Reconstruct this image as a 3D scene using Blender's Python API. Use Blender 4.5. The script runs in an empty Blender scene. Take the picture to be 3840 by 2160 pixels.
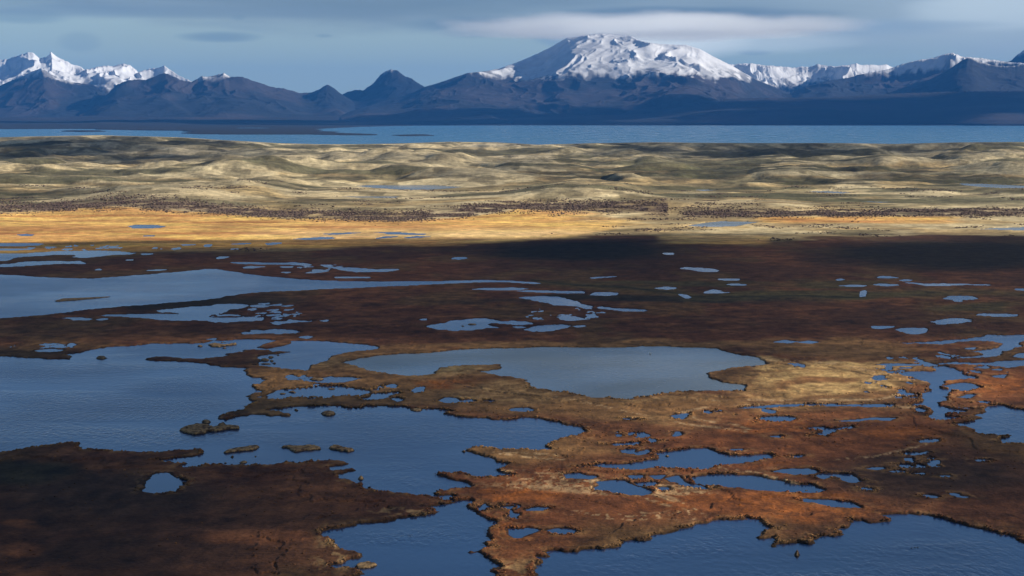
import bpy, math, random
import numpy as np
# ------------------------------------------------------------------ camera, sky, sun, exposure
SC = bpy.context.scene
COL = SC.collection
H = 150.0                       # camera height above the marsh
PITCH = math.radians(5.22)
F = 1920.0 / math.tan(math.radians(15.0))   # focal length in photograph pixels (3840 wide)
cam = bpy.data.cameras.new("camera"); camo = bpy.data.objects.new("camera", cam); COL.objects.link(camo)
cam.sensor_width = 36.0; cam.lens = 36.0 * F / 3840.0
cam.clip_start = 1.0; cam.clip_end = 200000.0
camo.location = (0, 0, H); camo.rotation_euler = (math.pi/2 - PITCH, 0, 0)
SC.camera = camo
SUN_EL = math.radians(23.0)
SUN_AZ = math.radians(88.0)     # measured clockwise from the view direction (+Y): light from the right
SUN = np.array([math.sin(SUN_AZ)*math.cos(SUN_EL), math.cos(SUN_AZ)*math.cos(SUN_EL), math.sin(SUN_EL)])
sl = bpy.data.lights.new("sun", 'SUN'); sl.energy = 4.9; sl.angle = math.radians(0.6); sl.color = (1.0, 0.90, 0.76)
so = bpy.data.objects.new("sun", sl); COL.objects.link(so)
from mathutils import Vector
so.rotation_euler = Vector(SUN).to_track_quat('Z', 'Y').to_euler()
SC.view_settings.view_transform = 'Standard'; SC.view_settings.look = 'None'
SC.view_settings.exposure = 0.75; SC.view_settings.gamma = 1.0
SC.cycles.use_denoising = True
SC.cycles.max_bounces = 6; SC.cycles.diffuse_bounces = 2; SC.cycles.glossy_bounces = 2
SC.cycles.volume_bounces = 3; SC.cycles.transparent_max_bounces = 12
SC.cycles.use_adaptive_sampling = False

def N(nt, typ, **kw):
    n = nt.nodes.new(typ)
    for k, v in kw.items():
        if k.startswith('i_'): n.inputs[int(k[2:])].default_value = v
        else: setattr(n, k, v)
    return n
def math_(nt, op, a, b=None, c=None, clamp=False):
    n = nt.nodes.new('ShaderNodeMath'); n.operation = op; n.use_clamp = clamp
    for i, v in enumerate((a, b, c)):
        if v is None: continue
        if isinstance(v, (int, float)): n.inputs[i].default_value = v
        else: nt.links.new(v, n.inputs[i])
    return n.outputs[0]
def mixc(nt, fac, a, b, blend='MIX'):
    n = nt.nodes.new('ShaderNodeMix'); n.data_type = 'RGBA'; n.blend_type = blend
    for i, v in ((0, fac), (6, a), (7, b)):
        if isinstance(v, (int, float)): n.inputs[i].default_value = v
        elif isinstance(v, tuple): n.inputs[i].default_value = (*v, 1) if len(v) == 3 else v
        else: nt.links.new(v, n.inputs[i])
    return n.outputs[2]
def noise(nt, vec, scale, detail=4, rough=0.55, dist=0.0):
    n = nt.nodes.new('ShaderNodeTexNoise'); n.inputs['Scale'].default_value = scale
    n.inputs['Detail'].default_value = detail; n.inputs['Roughness'].default_value = rough; n.inputs['Distortion'].default_value = dist
    nt.links.new(vec, n.inputs['Vector']); return n.outputs['Fac']
def ramp(nt, fac, lo, hi):
    n = nt.nodes.new('ShaderNodeMapRange'); n.interpolation_type = 'SMOOTHSTEP'
    n.inputs[1].default_value = lo; n.inputs[2].default_value = hi
    nt.links.new(fac, n.inputs[0]); return n.outputs[0]

W = bpy.data.worlds.new("World"); SC.world = W; W.use_nodes = True
wt = W.node_tree; wt.nodes.clear()
wout = N(wt, 'ShaderNodeOutputWorld'); bg = N(wt, 'ShaderNodeBackground')
wt.links.new(bg.outputs[0], wout.inputs[0])
sky = N(wt, 'ShaderNodeTexSky'); sky.sky_type = 'NISHITA'; sky.sun_disc = False
sky.sun_elevation = SUN_EL; sky.sun_rotation = SUN_AZ
sky.altitude = 100; sky.air_density = 1.0; sky.dust_density = 0.6; sky.ozone_density = 2.0
tc = N(wt, 'ShaderNodeTexCoord'); sep = N(wt, 'ShaderNodeSeparateXYZ'); wt.links.new(tc.outputs['Generated'], sep.inputs[0])
dx, dy, dz = sep.outputs
az = math_(wt, 'ARCTAN2', dx, dy)                       # radians right of the view direction
el = math_(wt, 'ARCSINE', dz)
# a stretched pattern of stratus streaks in azimuth / elevation
def comb(x, y, z=0.0):
    c = wt.nodes.new('ShaderNodeCombineXYZ')
    for i, v in enumerate((x, y, z)):
        if isinstance(v, (int, float)): c.inputs[i].default_value = v
        else: wt.links.new(v, c.inputs[i])
    return c.outputs[0]
D2 = math.pi/180
vec = comb(math_(wt, 'MULTIPLY', az, 9.0), math_(wt, 'MULTIPLY', el, 60.0))
n1 = noise(wt, vec, 1.0, 5, 0.5, 0.3)
vec2 = comb(math_(wt, 'MULTIPLY', az, 4.0), math_(wt, 'MULTIPLY', el, 36.0), 3.7)
n2 = noise(wt, vec2, 1.0, 4, 0.5, 0.4)
skyc = mixc(wt, 1.0, sky.outputs[0], (0.72, 0.92, 0.98), 'MULTIPLY')
# pale teal air low down, out of the deep zenith blue
low = math_(wt, 'SUBTRACT', 1.0, ramp(wt, el, 0.03, 0.30))
skyc = mixc(wt, math_(wt, 'MULTIPLY', low, 0.85), skyc, (2.9, 3.8, 3.95))
# stratus deck: starts about 2.6 degrees up, thicker to the right
edge = math_(wt, 'ADD', el, math_(wt, 'MULTIPLY', math_(wt, 'SUBTRACT', n1, 0.5), 0.030))
edge = math_(wt, 'ADD', edge, math_(wt, 'MULTIPLY', az, 0.045))
deck = ramp(wt, edge, 0.034, 0.049)
shade = ramp(wt, n2, 0.30, 0.72)
deckc = mixc(wt, shade, (1.2, 1.8, 2.35), (2.4, 3.1, 3.6))
rightw = ramp(wt, az, 0.10, 0.26)
deckc = mixc(wt, math_(wt, 'MULTIPLY', rightw, 0.75), deckc, (3.4, 4.2, 4.8))
high = ramp(wt, el, 0.062, 0.13)
deckc = mixc(wt, high, deckc, (0.82, 1.62, 3.15))
deckc = mixc(wt, ramp(wt, el, 0.25, 0.6), deckc, (0.55, 0.66, 0.84))
amount = math_(wt, 'MULTIPLY', deck, 0.85)
skyc = mixc(wt, amount, skyc, deckc)
# small detached cloud fragments: (azimuth deg, elevation deg, half width, half height, strength, colour)
def blob(base, a, e, ra, re, s, col, soft=1.0):
    u = math_(wt, 'DIVIDE', math_(wt, 'SUBTRACT', az, a*D2), ra*D2)
    v = math_(wt, 'DIVIDE', math_(wt, 'SUBTRACT', el, e*D2), re*D2)
    r = math_(wt, 'ADD', math_(wt, 'MULTIPLY', u, u), math_(wt, 'MULTIPLY', v, v))
    r = math_(wt, 'ADD', r, math_(wt, 'MULTIPLY', math_(wt, 'SUBTRACT', n1, 0.5), 1.6))
    k = math_(wt, 'SUBTRACT', 1.0, ramp(wt, r, 0.0 if soft else 0.5, 1.0))
    return mixc(wt, math_(wt, 'MULTIPLY', k, s), base, col)
GREY = (1.6, 2.4, 2.95)
def sd_ae(dxp, dyp):    # display pixel (2576 wide) to azimuth / elevation in degrees
    sx, sy = dxp*3840/2576, dyp*3840/2576
    v = (sx-1920)/F; w = -(sy-1080)/F
    y = math.cos(PITCH) + w*math.sin(PITCH); z = -math.sin(PITCH) + w*math.cos(PITCH)
    return math.degrees(math.atan2(v, y)), math.degrees(math.atan2(z, math.hypot(v, y)))
for px, py, rx, ry, s, c in ((560, 92, 130, 17, .75, GREY), (200, 105, 60, 30, .3, GREY), (600, 44, 22, 10, .5, GREY), (815, 90, 30, 7, .5, GREY), (1900, 132, 50, 8, .55, GREY),
                             (60, 40, 130, 22, .6, GREY), (1280, 62, 330, 26, .7, (1.35, 2.05, 2.7)), (1190, 85, 110, 12, .5, GREY), (1440, 92, 110, 34, .7, (1.7, 2.6, 3.5)),
                             (1690, 96, 250, 52, .97, (7.4, 7.9, 7.8)), (1900, 104, 330, 34, .7, (5.0, 5.8, 6.0)), (1480, 92, 120, 44, .85, (2.6, 3.4, 4.0)),
                             (1750, 38, 520, 26, .85, (1.15, 1.8, 2.5)), (2150, 66, 300, 30, .6, (2.4, 3.3, 4.1)), (2480, 30, 260, 50, .7, (4.6, 5.5, 6.0)), (2300, 62, 250, 14, .5, (2.4, 3.3, 4.1)), (480, 28, 700, 22, .7, (1.6, 2.3, 2.9))):
    a, e = sd_ae(px, py); k = 3840/2576/F*57.3
    skyc = blob(skyc, a, e, rx*k, ry*k, s, c)
wt.links.new(skyc, bg.inputs[0]); bg.inputs[1].default_value = 0.085

# ------------------------------------------------------------------ numbers: projection, noise, polygons
def ray(sx, sy):
    v = (np.asarray(sx, float)-1920)/F; w = -(np.asarray(sy, float)-1080)/F
    return v, math.cos(PITCH) + w*math.sin(PITCH), -math.sin(PITCH) + w*math.cos(PITCH)
def ground_pt(sx, sy, z=0.0):
    x, y, k = ray(sx, sy); t = (z-H)/k
    return x*t, y*t
def to_disp(x, y, z):       # world to 2576-wide picture coordinates, used to look up where things were measured
    zz = z - H
    d = y*math.cos(PITCH) - zz*math.sin(PITCH); u = y*math.sin(PITCH) + zz*math.cos(PITCH)
    d = np.maximum(d, 1.0)
    return (1920 + F*x/d)*2576/3840, (1080 - F*u/d)*2576/3840
def hsh(i, j, s):
    n = (i.astype(np.int64)*374761393 + j.astype(np.int64)*668265263 + s*1442695041) & 0xffffffff
    n = ((n ^ (n >> 13))*1274126177) & 0xffffffff
    n = ((n ^ (n >> 16))*2246822519) & 0xffffffff
    return ((n ^ (n >> 15)) & 0xffffff)/float(0xffffff)
def vn(x, y, s=0):
    i = np.floor(x); j = np.floor(y); u = x-i; v = y-j
    u = u*u*u*(u*(u*6-15)+10); v = v*v*v*(v*(v*6-15)+10)
    a = hsh(i, j, s); b = hsh(i+1, j, s); c = hsh(i, j+1, s); d = hsh(i+1, j+1, s)
    return (a*(1-u)+b*u)*(1-v) + (c*(1-u)+d*u)*v
def fbm(x, y, o=4, s=0, g=0.5):
    r = 0; a = 1; t = 0; c, q = 0.8, 0.6
    for k in range(o):
        r = r + a*vn(x, y, s+k*17); t += a; a *= g
        x, y = (x*c - y*q)*2.03 + 11.7, (x*q + y*c)*2.03 + 5.3
    return r/t
def ridged(x, y, o=5, s=0):
    r = 0; a = 1; t = 0; c, q = 0.8, 0.6
    for k in range(o):
        n = 1-np.abs(2*vn(x, y, s+k*17)-1); r = r + a*n*n; t += a; a *= 0.5
        x, y = (x*c - y*q)*2.03 + 11.7, (x*q + y*c)*2.03 + 5.3
    return r/t
def ss(a, b, x):
    t = np.clip((x-a)/(b-a), 0, 1); return t*t*(3-2*t)

TILE = {'A1': (0, 860), 'A2': (1276, 860), 'A3': (2552, 860), 'B1': (0, 1260), 'B2': (1276, 1260), 'B3': (2552, 1260),
        'C1': (0, 1660), 'C2': (1276, 1660), 'C3': (2552, 1660)}
def parse(txt):
    t = 'S'; out = []
    for w in txt.split():
        if w in TILE or w == 'S': t = w; continue
        a, b = w.split(','); a = float(a); b = float(b)
        out.append((a, b) if t == 'S' else (TILE[t][0]+a/2, TILE[t][1]+b/2))
    return np.array(out)
def world_poly(txt, z=0.0):
    p = parse(txt); x, y = ground_pt(p[:, 0], p[:, 1], z)
    return np.stack([x, y], 1)
def sdist(P, x, y):         # signed distance to polygon, negative inside
    d = np.full(x.shape, 1e18); ins = np.zeros(x.shape, bool)
    n = len(P)
    for k in range(n):
        ax, ay = P[k]; bx, by = P[(k+1) % n]
        ex, ey = bx-ax, by-ay; L = ex*ex+ey*ey + 1e-9
        px = x-ax; py = y-ay
        t = np.clip((px*ex+py*ey)/L, 0, 1)
        qx = px-t*ex; qy = py-t*ey
        np.minimum(d, qx*qx+qy*qy, out=d)
        if ay != by:
            c = (ay > y) != (by > y)
            ins ^= c & (x < (bx-ax)*(y-ay)/(by-ay)+ax)
    d = np.sqrt(d)
    return np.where(ins, -d, d)

def mesh_obj(name, V, Fq, mat, attrs=None, smooth=True, kind=None, label=None, cat=None, group=None, parent=None):
    me = bpy.data.meshes.new(name)
    V = np.ascontiguousarray(V, dtype=np.float32); Fq = np.ascontiguousarray(Fq, dtype=np.int32)
    me.vertices.add(len(V)); me.vertices.foreach_set('co', V.ravel())
    k = Fq.shape[1]
    me.loops.add(Fq.size); me.loops.foreach_set('vertex_index', Fq.ravel())
    me.polygons.add(len(Fq)); me.polygons.foreach_set('loop_start', np.arange(0, Fq.size, k, dtype=np.int32))
    me.polygons.foreach_set('use_smooth', np.full(len(Fq), smooth))
    me.update(calc_edges=True)
    for an, a in (attrs or {}).items():
        if a.ndim == 1:
            at = me.attributes.new(an, 'FLOAT', 'POINT'); at.data.foreach_set('value', a.astype(np.float32))
        else:
            at = me.attributes.new(an, 'FLOAT_COLOR', 'POINT')
            at.data.foreach_set('color', np.concatenate([a, np.ones((len(a), 1))], 1).astype(np.float32).ravel())
    me.materials.append(mat)
    o = bpy.data.objects.new(name, me); COL.objects.link(o)
    if kind: o['kind'] = kind
    if label: o['label'] = label
    if cat: o['category'] = cat
    if group: o['group'] = group
    if parent: o.parent = parent
    return o
def grid_faces(nr, nc):
    i = np.arange(nr-1)[:, None]*nc + np.arange(nc-1)[None, :]
    return np.stack([i, i+1, i+nc+1, i+nc], -1)

# ------------------------------------------------------------------ materials
def newmat(name):
    m = bpy.data.materials.new(name); m.use_nodes = True; nt = m.node_tree; nt.nodes.clear()
    o = N(nt, 'ShaderNodeOutputMaterial'); return m, nt, o
def land_mat(name, scales, bump_h, rough=0.95, amp=0.55):
    m, nt, o = newmat(name); b = N(nt, 'ShaderNodeBsdfPrincipled'); nt.links.new(b.outputs[0], o.inputs[0])
    a = N(nt, 'ShaderNodeAttribute'); a.attribute_name = 'tone'
    g = N(nt, 'ShaderNodeNewGeometry')
    f = noise(nt, g.outputs['Position'], scales[0], 6, 0.65)
    f2 = noise(nt, g.outputs['Position'], scales[1], 5, 0.6)
    k = math_(nt, 'ADD', math_(nt, 'MULTIPLY', ramp(nt, f, .25, .75), amp), math_(nt, 'MULTIPLY', ramp(nt, f2, .3, .7), amp))
    k = math_(nt, 'ADD', k, 1.0-amp)
    mul = nt.nodes.new('ShaderNodeVectorMath'); mul.operation = 'SCALE'
    nt.links.new(a.outputs['Color'], mul.inputs[0]); nt.links.new(k, mul.inputs['Scale'])
    nt.links.new(mul.outputs[0], b.inputs['Base Color'])
    b.inputs['Roughness'].default_value = rough; b.inputs['Specular IOR Level'].default_value = 0.15
    if bump_h:
        bp = N(nt, 'ShaderNodeBump'); bp.inputs['Strength'].default_value = 1.0; bp.inputs['Distance'].default_value = bump_h
        nt.links.new(f, bp.inputs['Height']); nt.links.new(bp.outputs[0], b.inputs['Normal'])
    return m
M_ground = land_mat('tundra', (0.55, 0.06), 0.45, amp=0.62)
M_islet = land_mat('tussock_turf', (1.2, 0.3), 0.25)
M_mtn = land_mat('mountain_rock_and_snow', (0.004, 0.0012), 14.0, amp=0.22)
M_brush = land_mat('willow_brush', (0.8, 0.1), 0.2)
def water_mat(name, deep, rough, wave, wavescale, strength=1.0):
    m, nt, o = newmat(name); b = N(nt, 'ShaderNodeBsdfPrincipled'); nt.links.new(b.outputs[0], o.inputs[0])
    g = N(nt, 'ShaderNodeNewGeometry')
    mp = N(nt, 'ShaderNodeMapping'); nt.links.new(g.outputs['Position'], mp.inputs[0])
    mp.inputs['Rotation'].default_value = (0, 0, math.radians(28)); mp.inputs['Scale'].default_value = (1, 0.45, 1)
    f = noise(nt, mp.outputs[0], wavescale, 3, 0.55, 0.4)
    mp2 = N(nt, 'ShaderNodeMapping'); nt.links.new(g.outputs['Position'], mp2.inputs[0]); mp2.inputs['Scale'].default_value = (.5, 1, 1)
    g2 = noise(nt, g.outputs['Position'], 0.008, 3, 0.5)
    b.inputs['Base Color'].default_value = (*deep, 1)
    nt.links.new(math_(nt, 'ADD', math_(nt, 'MULTIPLY', ramp(nt, g2, .3, .7), rough*0.8), rough*0.6), b.inputs['Roughness'])
    b.inputs['IOR'].default_value = 1.333
    bp = N(nt, 'ShaderNodeBump'); bp.inputs['Strength'].default_value = strength; bp.inputs['Distance'].default_value = wave
    sh_ = N(nt, 'ShaderNodeAttribute'); sh_.attribute_name = 'shore'
    wind = math_(nt, 'MULTIPLY', ramp(nt, noise(nt, mp2.outputs[0], 0.014, 4, 0.55), .36, .62), sh_.outputs['Fac'])
    nt.links.new(math_(nt, 'MULTIPLY', f, math_(nt, 'ADD', math_(nt, 'MULTIPLY', wind, .85), .15)), bp.inputs['Height']); nt.links.new(bp.outputs[0], b.inputs['Normal'])
    return m
M_water = water_mat('lake_water', (0.012, 0.042, 0.125), 0.16, 0.55, 0.40)
M_pale = water_mat('pale_lake_water', (0.17, 0.185, 0.165), 0.22, 0.25, 0.45)  # grey-teal base colour stands in for reflected cloud
M_far = water_mat('far_lake_water', (0.045, 0.155, 0.28), 0.30, 0.1, 0.02)
M_pond = water_mat('still_pond_water', (0.012, 0.038, 0.110), 0.15, 0.12, 0.6)

# ------------------------------------------------------------------ water outlines (measured, then laid on the ground)
LAKES = []      # (name, level z, material, outline)
def lake(name, mat, txt, z=0.0): LAKES.append((name, z, mat, world_poly(txt, z)))
lake('lake', M_water, """B1 -400,150 0,154 100,156 250,166 400,172 520,176 540,160 500,138 560,130 620,124 700,104 760,98 800,84 900,76 1000,72 1080,66 1150,56 1250,60 1330,56 1450,56 1530,50 1600,36 1700,34 1750,26 1830,24 1950,26 2040,30 2100,34 2040,44 1990,58 1940,86 2000,94 2060,84 2120,72 2180,50 2190,38 2300,38 2450,42 2540,50
B2 60,52 150,62 240,74 275,88 255,104 200,112 100,118 40,128 0,138 B1 2530,140 2480,150 2440,180 2380,200 2350,222 2320,244 2310,262 2280,260 2180,248 2100,238 2000,230 1930,222 1940,210 1940,190 1930,160 1960,148 2100,134 2180,126 2180,118 2060,118 1990,108 1880,102 1820,106 1800,118 1720,126 1680,124 1655,140 1700,148 1600,164 1540,170 1540,176 1430,174 1350,168 1240,154 1180,158 1080,172 1070,184 1200,186 1400,192 1540,206 1650,228 1780,238 1850,244 1835,262 1860,290 1900,306 1970,316 1980,336 1950,356 1880,366 1865,380 1900,398 1940,406 1930,422 1870,430 1855,450 1880,474 1930,488 1910,510 1850,550 1780,570 1720,584 1640,604 1600,628 1660,634 1710,628 1750,604 1850,600 1880,588 1930,588 1980,592 1980,604 2060,604 2100,596 2160,600 2170,592 2110,570 2070,562 2000,558 2080,546 2150,534 2240,532 2370,524 2480,522 2540,526
B2 60,544 180,540 200,522 340,526 480,530 530,544 620,548 660,546 780,552 860,568 880,574 800,572 775,586 850,600 960,610 1000,612 1060,616 1120,630 1250,634 1340,626 1370,616 1500,618 1600,636 1700,662 1780,688 1840,716 1860,730 1780,740 1700,756 1620,784 1540,816 1520,832 1550,850 1460,856 1300,854 1180,852 1060,842 980,848 950,866 1000,884 1080,900 1160,922 1180,946 1280,962
C2 1210,180 1185,206 1240,232 1280,248 1240,256 1100,266 1010,266 1000,246 920,230 820,232 755,236 780,258 850,280 930,298 1000,330 940,346 850,350 730,374 740,390 830,390 870,402 825,424 860,434 950,432 990,444 970,480 1010,510 1080,544 1120,560 1110,580 1160,590 1150,620 1090,640 1085,700 1140,740 1080,750 1080,770 1120,780 1050,800 975,824 1050,830 1100,850 1120,890 1150,920 1115,970 1130,1000 1150,1060 1160,1400 -60,1400 -40,1060 185,990 160,960 90,950 40,930 10,945 -40,925 60,900 140,860 110,820 50,804 0,790
C1 2500,778 2510,740 2450,700 2460,680 2430,668 2480,656 2540,652 C2 60,640 160,630 180,608 320,600 410,575 420,565 560,556 690,530 700,520 640,512 680,498 660,480 750,462 820,450 770,438 680,412 620,400 480,380 310,366 290,352 170,350 150,320 60,290 30,270 0,262 0,240 40,225 110,206 90,200 0,206 C1 2500,210 2480,190 2540,180 C2 0,180 80,160 40,145 0,140 C1 2480,134 2380,136 2300,148 2250,158 2180,152 2080,158 2000,172 1880,178 1820,180 1700,170 1660,164 1580,170 1500,164 1440,186 1370,192 1340,188 1350,170 1420,158 1400,152 1320,154 1180,132 1280,124 1460,104 1540,84 1520,66 1480,54 1320,58 1200,72 1100,80 940,72 860,70 760,56 700,48 620,50 630,12 600,2 480,8 350,26 200,46 100,64 0,76 -400,110""")
lake('lake', M_pale, """B2 50,200 100,186 180,166 300,146 450,136 670,126 830,108 980,100 1200,92 1500,84 1800,88 2000,88 2180,88 2300,78 2450,78 2540,84 B3 0,88 150,88 280,96 340,120 450,140 550,150 570,166 620,182 640,214 520,224 430,236 300,256 200,268 185,282 200,310 290,344 350,356 440,366 475,380 465,412 350,416 200,410 100,420 0,422
B2 2500,424 2400,434 2300,456 2200,458 2180,470 2100,476 2040,464 1900,460 1780,440 1680,420 1560,406 1470,392 1430,376 1425,350 1380,324 1290,310 1180,300 1110,286 1060,266 1120,262 1190,248 1205,226 1190,212 1110,216 1020,212 940,222 850,228 760,240 720,262 680,286 600,296 540,298 470,294 380,284 280,268 200,258 140,236 80,214""")
lake('lake', M_water, """C2 1520,1400 1495,1000 1480,970 1455,930 1488,900 1450,876 1470,858 1550,850 1530,826 1560,808 1620,802 1700,812 1770,822 1790,800 1880,800 1950,802 2060,790 2110,760 2120,742 2220,734 2300,720 2320,700 2400,684 2490,660 2540,648 C3 0,646 80,632 130,612 210,612 230,596 320,588 380,578 480,570 590,578 620,606 700,640 720,650 640,670 590,700 590,716 660,714 690,710 710,732 670,750 660,780 680,794 750,792 760,770 800,758 880,752 960,766 1000,756 1010,714 1060,698 1130,700 1190,690 1190,668 1210,650 1260,640 1280,610 1290,580 1340,586 1400,602 1460,604 1530,596 1580,580 1560,564 1530,550 1600,540 1700,536 1830,548 1950,570 2080,602 2200,640 2300,670 2420,694 2520,712 2560,738 2576,756 2700,800 2900,1400""")
lake('lake', M_water, """A1 -400,330 0,340 150,346 300,358 450,366 600,368 700,368 850,358 1000,346 1200,330 1350,318 1450,308 1560,296 1640,302 1750,318 1820,334 1950,346 2100,360 2250,374 2400,382 2540,388 A2 150,390 300,392 500,390 700,390 850,386 1000,382 1100,380 1220,384 1350,392 1450,398 1500,408 1440,409 1330,400 1200,394 1100,396 900,402 700,412 550,420 350,428 150,438 0,444
A1 2450,448 2300,456 2100,464 1950,472 1800,486 1700,500 1640,514 1520,530 1400,542 1250,552 1100,566 900,580 750,596 600,610 450,628 300,644 150,656 0,668 -400,700""")
lake('lake', M_water, """B3 2060,664 2180,650 2230,636 2260,618 2220,600 2230,586 2300,566 2280,546 2330,528 2400,520 2470,542 2576,558 2800,580 2800,800 2576,804 2500,808 2440,806 2415,786 2440,764 2480,754 2470,742 2400,748 2320,750 2240,736 2190,716 2210,702 2130,680""")
lake('lake', M_water, """B3 1600,278 1700,268 1850,266 1920,262 1925,240 1970,226 2040,244 2100,264 2130,290 2200,310 2200,322 2100,328 2000,344 1960,360 1945,380 1960,398 2030,404 2050,420 2010,440 1980,456 2020,466 2000,484 1930,500 1940,516 1990,540 2080,552 2150,566 2100,580 1990,590 1980,604 2110,610 2090,622 2000,632 1930,636 1890,610 1870,590 1900,570 1880,550 1860,524 1800,520 1740,524 1760,510 1800,506 1840,480 1810,466 1820,430 1870,412 1890,370 1860,346 1800,328 1720,310 1640,292""")
lake('lake', M_water, """A3 1620,850 1800,846 1950,838 2100,826 2250,806 2290,790 2350,790 2450,792 2576,788 2800,788 2800,836 2576,832 2540,850 2540,880 2480,890 2440,910 2400,918 2390,946 2320,960 2200,970 2050,970 2050,964 2160,954 2270,940 2240,926 2160,922 2180,912 2300,906 2390,890 2430,870 2420,852 2350,840 2250,838 2100,844 1950,864 1800,862 1700,858""")
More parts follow.
